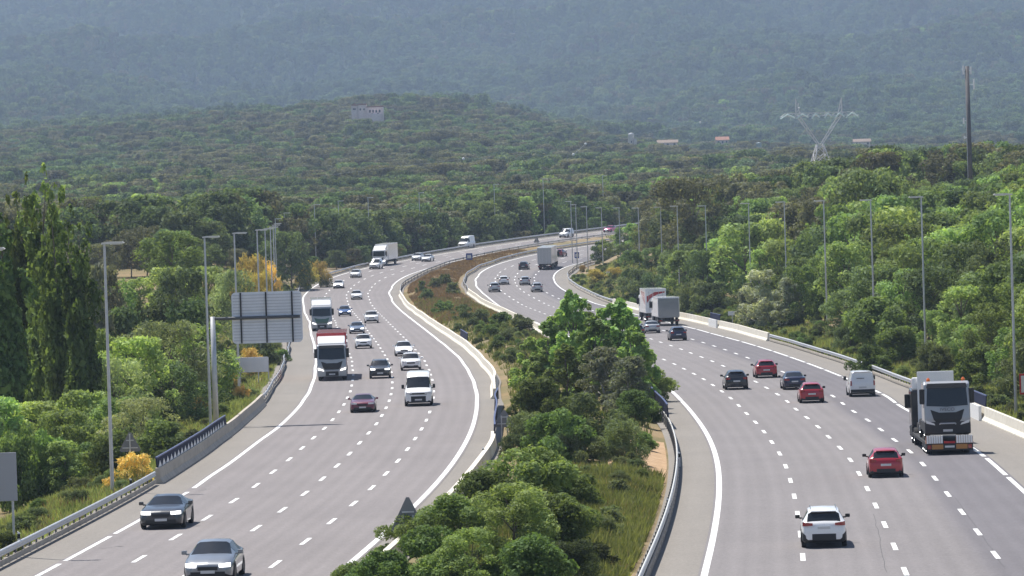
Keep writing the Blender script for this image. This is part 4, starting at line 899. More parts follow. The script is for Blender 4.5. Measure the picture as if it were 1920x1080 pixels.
def base(px, py, Y, r=11):
    b = at(px, py, Y); x = float(b[0]); CLEAR.append((x, Y, r)); return x, float(b[2])
def hill_house():
    Y = hit(703, 226, 2300, 3600); s = FPX/Y; x, z = base(703, 222, Y, 9); root = empty('hill_house', (x, Y, z)); tag(root, 'pale pink hilltop house with a row of arched openings', 'house'); u = 1/s
    h1 = 21*u; lift = 0.0
    z += lift; root.location.z = z
    MB().box(-15*u, 16*u, 0, 12, -16, h1, 0).build('wall', M['plaster'], root); r = MB().prism([(-16*u, h1), (17*u, h1+1*u), (17*u, h1+2.6*u), (-16*u, h1+1.6*u)], -.6, 12.6).build('roof', M['tile'], root)
    for k in range(4): xx = (-9+6.0*k)*u; MB().lathe([(-.12, .001), (-.12, 1.7*u), (.1, 1.7*u)], (xx, 0, h1-6.5*u), 'y', 12).box(xx-1.7*u, xx+1.7*u, -.12, .05, h1-10*u, h1-6.5*u).build('arched_opening', M['pane'], root)
    a = MB().box(-31*u, -15.2*u, 1, 11, -16, h1+5*u).build('wing', M['plaster'], root); MB().prism([(-32*u, h1+5*u), (-15*u, h1+5*u), (-16*u, h1+7.5*u), (-31*u, h1+7.5*u)], .5, 11.5).build('roof', M['tile'], root)
    a = MB().box(-44*u, -32*u, 2, 10, -16, h1+4*u).build('wing', M['plaster'], root); MB().prism([(-45*u, h1+4*u), (-31*u, h1+4*u), (-38*u, h1+9*u)], 1.5, 10.5).build('roof', M['tile'], root)
    for xx, zz in ((-27, 16), (-20, 16), (-40, 17), (-37, 17), (-5, 6), (6, 7)): MB().box((xx-1.2)*u, (xx+1.2)*u, (1 if xx < -16 else 0)-.12+(1 if xx < -33 else 0), (1 if xx < -16 else 0)+.05+(1 if xx < -33 else 0), zz*u, (zz+3.5)*u).build('window', M['pane'], root)
    MB().box(-8*u, 12*u, -6, -.05, -6*u, 8*u).build('terrace_wall', M['plaster'], root)
hill_house()
def stone_tower():
    Y = hit(1184, 280, 1500, 5600); u = Y/FPX; x, z = base(1184, 276, Y); root = empty('stone_tower', (x, Y, z)); tag(root, 'squat pale round tower with white cap in the valley', 'tower')
    MB().lathe([(0, 7*u), (22*u, 5.6*u), (23*u, 6.2*u), (24*u, 6.2*u)], (0, 0, 0), 'z', 20).lathe([(-16, 7.4*u), (0, 7*u)], (0, 0, 0), 'z', 20).build('wall', M['stone'], root, True); MB().lathe([(24*u, 5.4*u), (26*u, 4.6*u), (27*u, .01)], (0, 0, 0), 'z', 20).build('cap', M['sign_white'], root)
    MB().box(5*u, 10*u, -3, 3, -16, 16*u).build('annex', M['stone'], root); MB().box(-1.0*u, 1.0*u, -6.9*u, -5.2*u, 8*u, 12*u).build('window', M['pane'], root)
stone_tower()
def low_house(px, py, w, h, Y, label, rm='tile', wm='stone', win=3):
    Y = hit(px, py+4, 1500, 5600); u = Y/FPX; x, z = base(px, py, Y); root = empty('farm_building', (x, Y, z)); tag(root, label, 'building'); W = w*u/2; H = h*u*.6
    MB().box(-W, W, 0, 9, -16, H).build('wall', M[wm], root); MB().prism([(-.8, H), (9.8, H), (4.5, H+h*u*.4)], -W-.7, W+.7, 0, 'x').build('roof', M[rm], root)
    for k in range(win): xx = -W*.7+1.4*W*k/max(1, win-1); MB().box(xx-.6, xx+.6, -.1, .05, H*.35, H*.8).build('window', M['pane'], root)
low_house(1252, 276, 36, 14, 2350, 'long stone farm building right of the squat pale tower', 'roof_old', 'plaster')
low_house(1355, 272, 22, 16, 2400, 'small house with reddish walls left of the pale blue tank', 'tile', 'plaster')
low_house(1617, 274, 30, 14, 2450, 'low grey shed in the clearing right of the pylon', 'roof_old', 'stone', 2)
def tank():
    Y = hit(1423, 284, 1500, 5600); u = Y/FPX; x, z = base(1423, 280, Y); root = empty('water_tank', (x, Y, z)); tag(root, 'small pale blue round tank in the valley left of the pylon', 'tank')
    MB().lathe([(-16, 4.6*u), (11*u, 4.6*u), (11.2*u, 5*u), (12*u, 5*u), (13*u, .01)], (0, 0, 0), 'z', 18).build('shell', M['tank'], root, True); MB().tube((4.8*u, 0, 0), (4.8*u, 0, 11*u), .15, None, 5).build('ladder', M['steel'], root)
M['tank'] = mat('tank', (.48, .58, .62), .5); tank()
def line(pts, label, balls):
    P = [at(px, py, Y) for px, py, Y in pts]; root = empty('power_line', P[0]); tag(root, label, 'power line'); o = P[0]; mb = MB()
    for a, b in zip(P[:-1], P[1:]): mb.tube(a-o, b-o, .025, None, 4)
    mb.build('wire', M['steel'], root); b0 = None
    for px, py, Y in balls:
        c = at(px, py, Y)-o
        if b0 is None: b0 = MB().lathe([(-.42, .01), (-.3, .3), (0, .42), (.3, .3), (.42, .01)], (0, 0, 0), 'z', 12).build('marker_ball', M['sign_white'], root, True); q = b0
        else: q = link('marker_ball', b0.data, root)
        q.location = c
bl = [(869, 298, 1300), (1075, 290, 1400), (1098, 270, 1480), (1313, 230, 1650), (1498, 203, 1600)]
line([(600, 330, 1200)]+bl, 'thin power line with white marker balls crossing the valley', bl)
# ------------------------------------------------------------------ trees: leaf-by-leaf crowns on tapered, forked trunks
def leaves(P, N, size, lw, rg, droop=0.0):
    """one diamond-shaped leaf (clump) per point"""
    n = len(P); t = rg.normal(size=(n, 3)); t -= (t*N).sum(1, keepdims=True)*N; t /= np.linalg.norm(t, axis=1, keepdims=True)+1e-9
    if droop: t[:, 2] -= droop; t /= np.linalg.norm(t, axis=1, keepdims=True)
    b = np.cross(N, t); b /= np.linalg.norm(b, axis=1, keepdims=True)+1e-9; s = (size*np.clip(np.exp(rg.normal(-.08, .38, n)), .4, 2.2))[:, None]
    V = np.stack([P-t*s*.7, P+b*s*lw*.5-t*s*.05, P+t*s*.7-N*s*.12, P-b*s*lw*.5-t*s*.05], 1).reshape(-1, 3)
    return V, np.arange(4*n).reshape(n, 4)
def crown_pts(rg, n, clumps, up=.35, shell=.55):
    """points on the outsides of clumps [(centre, radius, squash)]"""
    c = np.array([k[0] for k in clumps]); r = np.array([k[1] for k in clumps]); sq = np.array([k[2] for k in clumps])
    w = r**2; i = rg.choice(len(clumps), n, p=w/w.sum()); d = rg.normal(size=(n, 3)); d[:, 2] += up; d /= np.linalg.norm(d, axis=1, keepdims=True)
    q = rg.uniform(shell, 1.04, n)[:, None]; o = d*q*r[i][:, None]; o[:, 2] *= sq[i]
    P = c[i]+o; N = d*.8+rg.normal(size=(n, 3))*.55; N[:, 2] += .15; N /= np.linalg.norm(N, axis=1, keepdims=True); return P, N
def shape_clumps(kind, rg, h=10.0):
    C = []
    if kind == 'poplar':
        for sp in range(11):
            a = rg.uniform(0, TAU); lean = rg.uniform(.06, .24)*(0 if sp == 0 else 1); top = h*(1 if sp == 0 else rg.uniform(.5, .93)); z0 = .8 if sp < 3 else rg.uniform(1.0, 3.5)
            for z in np.arange(z0, top, .62):
                t = z/top; r = (.70*math.sin(math.pi*min(.97, .22+t*.78))**.7+.14)*rg.uniform(.45, 1.2)
                C.append(((math.cos(a)*lean*z*.75+rg.normal(0, .30), math.sin(a)*lean*z*.75+rg.normal(0, .30), z+rg.normal(0, .15)), r*.8, 1.35))
        return C
    if kind in ('bush', 'broom', 'scrub'):
        for k in range(34):
            a = rg.uniform(0, TAU); q = rg.uniform(0, 1)**.6; z = rg.uniform(.06, .98); rr = 6.2*math.sqrt(max(.02, 1-(z*.97)**2.2))*q
            C.append(((math.cos(a)*rr, math.sin(a)*rr, z*h*.86), rg.uniform(1.3, 2.2), .9))
        return C
    if kind == 'aspen':
        for k in range(46):
            a = rg.uniform(0, TAU); z = rg.uniform(.10, .97); rr = 3.3*max(.05, (1-z)**.58)*min(1, .45+z*2.2)*rg.uniform(0, 1)**.5
            C.append(((math.cos(a)*rr, math.sin(a)*rr, z*h), rg.uniform(.55, 1.0)*(1-.5*z), 1.25))
        return C
    base, wid, n, rmin, rmax = {'oak': (.16, 4.6, 42, .9, 1.7), 'ash': (.10, 4.0, 48, .8, 1.4), 'willow': (.06, 4.8, 50, .9, 1.5), 'holm': (.22, 5.0, 36, .9, 1.6), 'pine': (.25, 3.9, 34, .9, 1.5), 'silver': (.06, 3.6, 50, .6, 1.1)}[kind]
    lob = rg.uniform(0, TAU, 3)
    for k in range(n):
        a = rg.uniform(0, TAU); t = rg.uniform(0, 1); z = base+(1-base)*t; prof = math.sqrt(max(.03, 1-((t-.42)/.62)**2)) if kind != 'silver' else max(.15, 1-.75*abs(t-.25)**.8)
        rr = wid*prof*rg.uniform(.25, 1)**.5*(1+.18*math.sin(2*a+lob[0])+.14*math.sin(3*a+lob[1]))
        r = rg.uniform(rmin, rmax); C.append(((math.cos(a)*rr*.88, math.sin(a)*rr*.88, min(h-r*.7, z*h)), r, .85))
    return C
LEAF = {'pine': ('leaf_pine', .26, .7, 0), 'poplar': ('leaf_poplar', .27, .85, 0), 'oak': ('leaf_oak', .30, .75, 0), 'ash': ('leaf_ash', .29, .75, 0), 'willow': ('leaf_willow', .30, .42, .5), 'holm': ('leaf_holm', .27, .8, 0), 'silver': ('leaf_silver', .30, .6, 0), 'bush': ('leaf_bush', .50, .75, 0), 'broom': ('leaf_broom', .62, .28, -.6), 'scrub': ('leaf_scrub', .62, .35, -.4), 'aspen': ('leaf_aspen', .30, .8, 0)}
_var = {}
def trunk_mesh(kind, clumps, rg, h=10.0):
    mb = MB(); r0 = .20 if kind not in ('bush', 'broom', 'scrub') else .14
    p = Vector((0, 0, -.8)); n = 7; top = h*.74 if kind in ('poplar', 'aspen', 'silver') else h*.62
    if kind in ('bush', 'broom', 'scrub'):
        for k in range(6):
            a = TAU*k/6+rg.uniform(0, .6); mb.tube((0, 0, -.5), (math.cos(a)*2.2, math.sin(a)*2.2, 4.6), .14, .04, 5)
        return mb
    pts = [p]
    for k in range(1, n+1): pts.append(Vector((rg.normal(0, .12), rg.normal(0, .12), -.8+(top+.8)*k/n)))
    for k in range(n): mb.tube(pts[k], pts[k+1], r0*(1-.8*k/n), r0*(1-.8*(k+1)/n), 8)
    order = rg.permutation(len(clumps))[:16]
    for i in order:
        c = Vector(clumps[i][0]); z = min(top*.95, max(1.2, c.z*.62)); k = min(n-1, int((z+.8)/(top+.8)*n)); q = pts[k].lerp(pts[k+1], .5); mid = q.lerp(c, .55)+Vector((0, 0, .25))
        mb.tube(q, mid, r0*.38, r0*.22, 5); mb.tube(mid, c, r0*.22, .02, 5)
    return mb
def variant(kind, idx, detail):
    """detail: (number of leaves, leaf size factor)"""
    key = (kind, idx, detail)
    if key in _var: return _var[key]
    rg = np.random.default_rng(abs(hash((len(kind)*7+ord(kind[0])*13+ord(kind[1]), idx, detail))) % 2**32 if False else (len(kind)*7+ord(kind[0])*131+ord(kind[1])*17+idx*1009+int(detail*3)))
    cl = shape_clumps(kind, rg); mname, ls, lw, droop = LEAF[kind]; n = int(detail); f = (6500/n)**.5
    P, N = crown_pts(rg, n, cl); V, F = leaves(P, N, ls*f, lw, rg, droop); ext = float(np.percentile(np.abs(V[:, :2]), 97)); top = float(np.percentile(V[:, 2], 99.95))
    mats = [M[mname]]; fm = None
    if kind == 'broom':
        mats.append(M['flower_broom']); z = P[:, 2]+np.linalg.norm(P[:, :2], axis=1)*.55; k = rg.uniform(0, 1, n) < np.clip((z-4.0)/4.0, 0, .88); fm = k.astype(int)
    me = mesh('crown', V, F, mats, fm); tm = trunk_mesh(kind, cl, rg); t = tm.build('trunk', M['bark_pale' if kind == 'silver' else 'bark'], None, True); td = t.data; bpy.data.objects.remove(t)
    _var[key] = (me, td, ext, top); return _var[key]
NAMES = {'pine': 'pine_tree', 'poplar': 'poplar_tree', 'oak': 'oak_tree', 'ash': 'ash_tree', 'willow': 'willow_tree', 'holm': 'holm_oak_tree', 'silver': 'white_poplar_tree', 'bush': 'bush', 'broom': 'broom_shrub', 'scrub': 'shrub', 'aspen': 'aspen_tree'}
ADJ = {'pine': 'dark pine', 'poplar': 'tall upright poplar', 'oak': 'dark green oak', 'ash': 'bright green ash', 'willow': 'pale grey green willow', 'holm': 'brownish holm oak', 'silver': 'silvery white poplar', 'bush': 'leafy green bush', 'broom': 'yellow flowering broom', 'scrub': 'grey green shrub', 'aspen': 'upright green aspen'}
CATS = {'bush': 'bush', 'broom': 'shrub', 'scrub': 'shrub'}
TREES = []
def tree(kind, px, ytop, Yd, wpx=None, label=None, group=None, detail=6500, idx=None, where='', rot=None, lean=0.0, fit=0):
    s_ = FPX/KY; best = None
    for y_ in ([Yd] if not fit else Yd*np.linspace(.80, 1.0 if kind == 'broom' else 1.22, 43)):
        if y_ < 94: continue
        Y = y_*KY; T = at(px, ytop, Y); x = float(T[0]); z = tz(x, Y); h = float(T[2])-z; e = abs(math.log(max(h, .2)/(fit*wpx/FPX*Y))) if fit else 0
        if best is None or e < best[0]-.02: best = (e, y_, Y, x, z, h)
    e, Yd, Y, x, z, h = best
    if h < .6: h = .6
    idx = int(rng.integers(0, 5)) if idx is None else idx
    me, td, ext, top = variant(kind, idx, detail); s = FPX/Y; sc = h/top
    sxy = sc*float(rng.uniform(.78, 1.25)) if wpx is None else float(np.clip(wpx/s/2/ext, .5*sc, 1.25*sc))
    o = empty(NAMES[kind], (x, Y, z), float(rng.uniform(0, TAU)) if rot is None else rot); o.scale = (sxy, sxy, sc)
    if lean: o.rotation_euler[1] = lean
    link('trunk', td, o); c = link('crown', me, o)
    tag(o, label, CATS.get(kind, 'tree'), group); TREES.append((o, kind, px, ytop, h, where, label)); return o, c
TG = {}
# --- hero plants on the left
g = 'poplars at the left edge'
for px, yt, Yd, w, lab, ln in ((70, 314, 190, 60, 'tallest spire of the dark green poplars at the left edge', .0), (42, 330, 193, 50, 'poplar spire just left of the tallest one at the left edge', 0), (106, 352, 188, 50, 'poplar spire just right of the tallest one at the left edge', .03), (154, 388, 186, 50, 'rightmost leaning poplar spire of the left edge clump', .08), (4, 405, 184, 60, 'poplar cut off by the left edge of the picture', 0)):
    tree('poplar', px, yt, Yd, w*1.3, lab, g, 14000, where='h', lean=ln)
tree('willow', 300, 600, 205, 190, 'big pale green willow in the middle of the left wood', None, 9000, 0, 'h')
tree('willow', 215, 670, 188, 130, 'smaller pale willow low beside the nearest full lamp post', None, 7500, 1, 'h')
tree('ash', 376, 604, 215, 120, 'bright green ash just behind the sign post on the left', None, 7000, 1, 'h')
tree('ash', 180, 615, 196, 70, 'narrow yellow green ash left of the big pale willow', None, 6500, 2, 'h')
tree('ash', 322, 432, 330, 110, 'tall loose yellowish ash above the big pale willow', None, 7000, 0, 'h')
tree('silver', 165, 495, 235, 62, 'thin whitish tree right of the poplar spires', None, 4500, 1, 'h')
tree('willow', 437, 505, 300, 90, 'pale yellowish willow left of the yellow brooms above the big sign', None, 6000, 2, 'h')
for px, yt, Yd, w, lab in ((252, 847, 147.5, 70, 'rounded yellow broom around the triangle sign post on the left'), (204, 893, 146, 34, 'little yellow broom left of the nearest full lamp post'), (468, 473, 372, 62, 'topmost yellow broom above the left end of the big sign'), (497, 482, 376, 50, 'yellow broom right of the topmost one, behind the lamp posts'), (478, 505, 350, 46, 'yellow broom directly above the top edge of the big sign'),
        (575, 488, 462, 38, 'left one of two rounded brooms on the far left bend'), (600, 487, 466, 36, 'right one of two rounded brooms on the far left bend'), (468, 650, 246, 46, 'yellow broom under the lower edge of the big sign'), (432, 690, 226, 44, 'yellow broom between the cantilever post and the low grey sign'), (452, 722, 214, 30, 'small yellow broom low beside the cantilever post'), (375, 742, 204, 44, 'yellow broom at the foot of the sign post on the left'),
        (1115, 503, 470, 34, 'pale yellow broom on the far right bank left of the grey sign'), (1092, 497, 482, 14, 'small pale yellow broom near the blue sign on the right bend'), (1150, 500, 462, 30, 'orange tinged broom just above the grey sign on the right bank')):
    tree('broom', px, yt, Yd, w, lab, 'flowering brooms beside the road', 3200, where='h', fit=.85)
# --- median trees and bushes
g = 'young trees on the median'
for px, yt, Yd, w, k, lab in ((1076, 546, 200, 62, 'aspen', 'tallest slender tree of the median clump'), (1150, 563, 196, 84, 'aspen', 'second tallest slender tree of the median clump, right of the tallest'), (1030, 600, 205, 80, 'aspen', 'slender median tree left of the tallest one'), (1112, 592, 190, 84, 'aspen', 'slender median tree in the gap between the two tallest'), (1185, 612, 186, 70, 'aspen', 'rightmost slender tree of the median clump beside the silver saloon'),
        (995, 632, 198, 72, 'aspen', 'leftmost slender tree of the median clump'), (1060, 645, 186, 84, 'aspen', 'slender tree in the lower front of the median clump'), (1042, 582, 210, 50, 'aspen', 'pointed median tree between the tallest one and the left group'), (1098, 570, 206, 46, 'aspen', 'thin pointed tree right beside the tallest median tree'), (1172, 585, 200, 50, 'aspen', 'thin pointed tree at the right of the median clump'), (1206, 640, 190, 46, 'aspen', 'small pointed tree at the right edge of the median clump'), (1012, 655, 192, 60, 'aspen', 'small pointed tree at the lower left of the median clump'), (1130, 650, 182, 84, 'silver', 'whitish tree in the middle of the median clump'), (1175, 668, 180, 56, 'silver', 'smaller whitish tree at the right of the median clump')):
    tree(k, px, yt, Yd, w*1.4, lab, g, 8000, where='h')
g = 'bushes on the median'
for px, yt, Yd, w, k, lab in ((1010, 705, 180, 110, 'bush', 'green bush at the left foot of the median clump'), (1100, 735, 172, 130, 'scrub', 'feathery shrub at the front of the median clump'), (1225, 690, 182, 70, 'bush', 'bright green bush at the right foot of the median clump by the curve panel'), (1190, 730, 176, 70, 'bush', 'low green bush right of the feathery shrub'), (985, 770, 170, 70, 'scrub', 'dull shrub right of the twin post triangle sign'), (1045, 765, 166, 110, 'bush', 'low leafy bush under the median trees'), (1160, 785, 168, 80, 'scrub', 'dusky shrub left of the bare tan bank'), (1218, 750, 178, 44, 'bush', 'small bush above the bare tan bank'), (960, 812, 160, 46, 'scrub', 'small shrub at the foot of the twin post triangle sign'), (1085, 800, 160, 70, 'scrub', 'low shrub between the median clump and the grass')):
    tree(k, px, yt, Yd, w*1.1, lab, g, 10000, where='h', fit=.85)
for px, yt, Yd, w, k, lab in ((1000, 838, 136, 170, 'bush', 'rounded bright bush at the back of the near median thicket'), (1058, 876, 128, 100, 'bush', 'bush at the right shoulder of the near median thicket'), (905, 880, 130, 130, 'bush', 'bush behind the leafy peak of the near median thicket'), (960, 905, 120, 190, 'ash', 'largest leafy tree of the near median thicket'), (1035, 925, 116, 150, 'ash', 'leafy tree at the right front of the near median thicket'), (850, 925, 121, 120, 'bush', 'bush along the left wall of the near median thicket'), (760, 962, 112, 90, 'ash', 'leafy sapling covering the half buried triangle sign'), (800, 985, 110, 130, 'bush', 'bush just right of the half buried triangle sign'), (880, 990, 109, 160, 'ash', 'leafy tree at the front middle of the near median thicket'), (720, 1030, 107, 110, 'bush', 'bush spilling over the wall at the lower edge, left end'), (655, 1052, 105, 90, 'bush', 'lowest leftmost bush of the near median thicket'), (990, 1000, 107, 170, 'bush', 'dark bush at the lower edge centre of the median'), (1070, 1010, 106, 100, 'scrub', 'bush at the lower edge beside the median grass'), (815, 1040, 104, 150, 'bush', 'bush at the lower edge right of the spilling one'), (920, 1050, 103, 150, 'bush', 'second bush from the right along the lower edge of the thicket')):
    tree('ash' if k == 'ash' and w > 150 else 'bush' if k != 'scrub' else k, px, yt, Yd, w*1.15, lab, g, 16000, where='h', fit=.78)
g = 'shrubs on the dry median strip'
for i, (px, yt, Yd, w) in enumerate(((830, 566, 372, 48), (868, 574, 345, 50), (905, 582, 330, 58), (940, 588, 318, 60), (972, 592, 300, 62), (885, 600, 316, 56), (918, 612, 296, 64), (950, 620, 280, 66), (985, 640, 262, 64), (930, 642, 268, 56), (960, 655, 250, 60))):
    tree('scrub' if i % 3 else 'bush', px, yt-4, Yd, w*1.15, 'low green shrub in the band of shrubs on the median left of the young trees', g, 3800, where='h')
for px, yt, Yd, w in ((800, 540, 420, 26), (815, 520, 447, 24), (835, 512, 455, 26), (850, 528, 432, 30), (790, 525, 440, 20)):
    tree('scrub', px, yt, Yd, w, 'small dull shrub on the orange dry bank of the far median', 'shrubs on the dry bank', 1200, where='h')
# --- right hand heroes
tree('bush', 1630, 645, 221, 78, 'rounded bright green bush growing over the right guardrail', None, 7000, where='h')
tree('silver', 1430, 505, 300, 76, 'pale silvery tree at the front of the right wood', None, 6000, 0, 'h')
tree('silver', 1478, 520, 296, 60, 'smaller pale silvery tree right of the tallest silvery one', None, 5200, 2, 'h')
tree('silver', 1398, 530, 308, 44, 'small pale silvery tree left of the tallest silvery one', None, 4500, 1, 'h')
tree('oak', 1620, 314, 360, 170, 'broad dark oak standing out on the skyline of the right wood', None, 9000, 0, 'h')
tree('holm', 1295, 331, 420, 150, 'broad dark holm oak crowning the left end of the right wood', None, 8000, 1, 'h')
for px, yt, Yd, w, k in ((1128, 452, 502, 44, 'oak'), (1148, 440, 497, 56, 'ash'), (1170, 425, 492, 60, 'oak'), (1192, 418, 488, 60, 'ash'), (1138, 480, 489, 36, 'oak'), (1160, 470, 484, 46, 'ash'), (1184, 462, 480, 50, 'oak'), (1208, 440, 486, 60, 'oak'), (1122, 487, 497, 22, 'bush'), (1110, 476, 520, 26, 'oak'), (1232, 430, 484, 60, 'ash')):
    tree(k, px, yt, Yd, w*1.25, None, None, 4200, where='right bend')
# --- filling rows: left wood, right wood, trees beyond the far bend
LPX = [(p, o) for p, l, o, s_ in POSTS if s_ < 0]; RPX = [(p, o) for p, l, o, s_ in POSTS if s_ > 0]
def jit(a): return float(rng.uniform(-a, a))
def rowtree(kind, px, yt, Yd, where, w=None, detail=5200): tree(kind, px, yt, Yd, w, None, None, detail, where=where)
pick = lambda *k: k[int(rng.integers(0, len(k)))]
outl = lambda px: np.interp(px, [-80, 0, 100, 165, 200, 240, 330, 380, 420, 470, 520, 560], [430, 425, 440, 470, 445, 422, 428, 448, 452, 462, 440, 430])
for px in np.arange(120, 545, 30):
    yt = float(outl(px))+jit(10)
    rowtree('holm' if px < 300 or 400 < px < 510 else pick('oak', 'ash'), px+jit(8), yt, (425 if px < 420 else 462)+jit(8), 'left back', 72)
for px in np.arange(60, 500, 40): rowtree(pick('oak', 'ash', 'holm', 'oak'), px+jit(10), 500+jit(22), 300+jit(20), 'left third', 95) if px < 405 else None
for px in np.arange(-180, 392, 52): rowtree(pick('oak', 'oak', 'ash', 'holm'), px+jit(12), 575+jit(25), 245+jit(12), 'left middle', 120)
for px in np.arange(-200, 330, 58): rowtree(pick('oak', 'oak', 'ash'), px+jit(14), 655+jit(30), 198+jit(6), 'left second', 135, 9000)
for px in np.arange(-200, 290, 52): rowtree(pick('oak', 'ash', 'ash', 'willow'), px+jit(14), 755+jit(26), 172+jit(5), 'left front', 130, 9000)
for px in np.arange(40, 345, 44): rowtree(pick('bush', 'ash', 'bush'), px+jit(10), 812+jit(18)-(px > 200)*14, 160+jit(4)+(px > 250)*6, 'left verge', 105, 9000)
for px, yt, Yd in ((410, 640, 235), (505, 690, 250), (525, 655, 268), (490, 640, 262), (330, 790, 188), (300, 805, 176), (385, 765, 196)): rowtree(pick('bush', 'scrub'), px, yt, Yd, 'left bank', 60)
routl = lambda px: np.interp(px, [1120, 1150, 1170, 1200, 1225, 1260, 1330, 1365, 1400, 1450, 1500, 1545, 1600, 1650, 1690, 1720, 1780, 1830, 1870, 1920, 2000], [495, 445, 413, 386, 356, 338, 334, 346, 340, 337, 341, 330, 318, 315, 330, 343, 342, 336, 326, 312, 305])
for Yd, st in ((476, 40), (452, 42), (425, 44), (398, 46), (372, 48), (346, 50), (320, 52), (294, 54), (270, 58), (248, 62), (228, 66), (210, 72), (193, 78), (178, 84), (165, 90)):
    Y = Yd*KY; xe = float(BRo(Y)); d = 3.6+jit(.5)
    while True:
        sp = st*Yd/5150*(.75 if d < 12 else (.95 if d < 30 else 1.2)); px, _ = project((xe+d, Y, 2)); _, py = project((xe+d, Y, float(zroad(Y))))
        if px > 2200 or d > 95: break
        o = float(routl(px)); f = float(np.interp(d, [3, 6, 9, 16, 26, 40, 58], [.84, .62, .50, .34, .19, .08, 0.0])); wh = ['right front', 'right second', 'right middle', 'right third', 'right back'][int(np.searchsorted([9, 18, 30, 45], d))]
        yt = o+(py-o)*f+jit(6+36*f); k = pick('oak', 'ash', 'oak', 'ash', 'holm') if d > 12 else (pick('bush', 'scrub', 'scrub') if d < 5.6 else pick('oak', 'ash', 'oak', 'ash'))
        if 1350 < px < 1560 and d > 28 and rng.uniform() < .75: k = 'holm'
        elif d > 12 and rng.uniform() < .35 and 1560 < px: k = 'ash'
        if not (1375 < px < 1500 and d < 10 and 280 < Yd < 350): rowtree(k, px+jit(5), yt, Yd+jit(5), wh, None, 8500 if Yd < 300 else 6000)
        d += sp*(.8+rng.uniform(0, .5))
foutl = lambda px: np.interp(px, [540, 600, 640, 700, 760, 860, 950, 1050, 1130], [450, 436, 428, 418, 412, 405, 396, 388, 382])
for Yd in np.arange(455, 628, 5.0):
    for d, f in ((5, .62), (11, .42)):
        ty = float(BLo((Yd+3)*KY)-BLo((Yd-3)*KY))/6/KY; l = math.hypot(1, ty); X = float(BLo(Yd*KY))-d/l-jit(1.5); Yw = Yd*KY+d*ty/l; px, py = project((X, Yw, float(zroad(Yw))))
        if 540 < px < 1150: rowtree(pick('oak', 'ash', 'oak', 'holm') if px < 900 or px > 1010 else pick('holm', 'holm', 'oak'), px, float(foutl(px))+(py-float(foutl(px)))*f+jit(9), Yw/KY, 'far bend', 48, 4000)
for px, yt, Yd in ((735, 408, 585), (905, 392, 612), (1010, 384, 622)): rowtree('pine', px, yt, Yd, 'far bend', 44, 4000)
# --- labels for the rows
WH = {'left back': 'topping the left wood', 'left third': 'upper left wood', 'left middle': 'mid left wood', 'left second': 'lower left wood', 'left front': 'bottom left wood', 'left verge': 'front of left wood', 'left bank': 'bank by left signs', 'right back': 'skyline of right wood', 'right third': 'upper right wood', 'right middle': 'mid right wood', 'right second': 'lower right wood', 'right front': 'front of right wood', 'far bend': 'behind far guardrail', 'right bend': 'on far right bank'}
GR = {'l': 'trees of the left wood', 'r': 'trees of the right wood', 'f': 'trees behind the far guardrail'}
seen = {}
for o, kind, px, yt, h, wh, lab in TREES:
    if lab: continue
    P = LPX if wh[0] in 'lf' else RPX; d, k = min((abs(p-px), i) for i, (p, q) in enumerate(P)); p, od = P[k]
    rel = 'behind' if d < 12 else ('left of' if px < p else 'right of'); size = ''
    for size in ('', 'taller ', 'lower ', 'broad ', 'narrow '):
        t = '%s%s %s, %s the %s lamp post' % (size, ADJ[kind], WH[wh], rel, od)
        if t not in seen: break
    seen[t] = seen.get(t, 0)+1; tag(o, t, CATS.get(kind, 'tree'), GR[wh[0]])
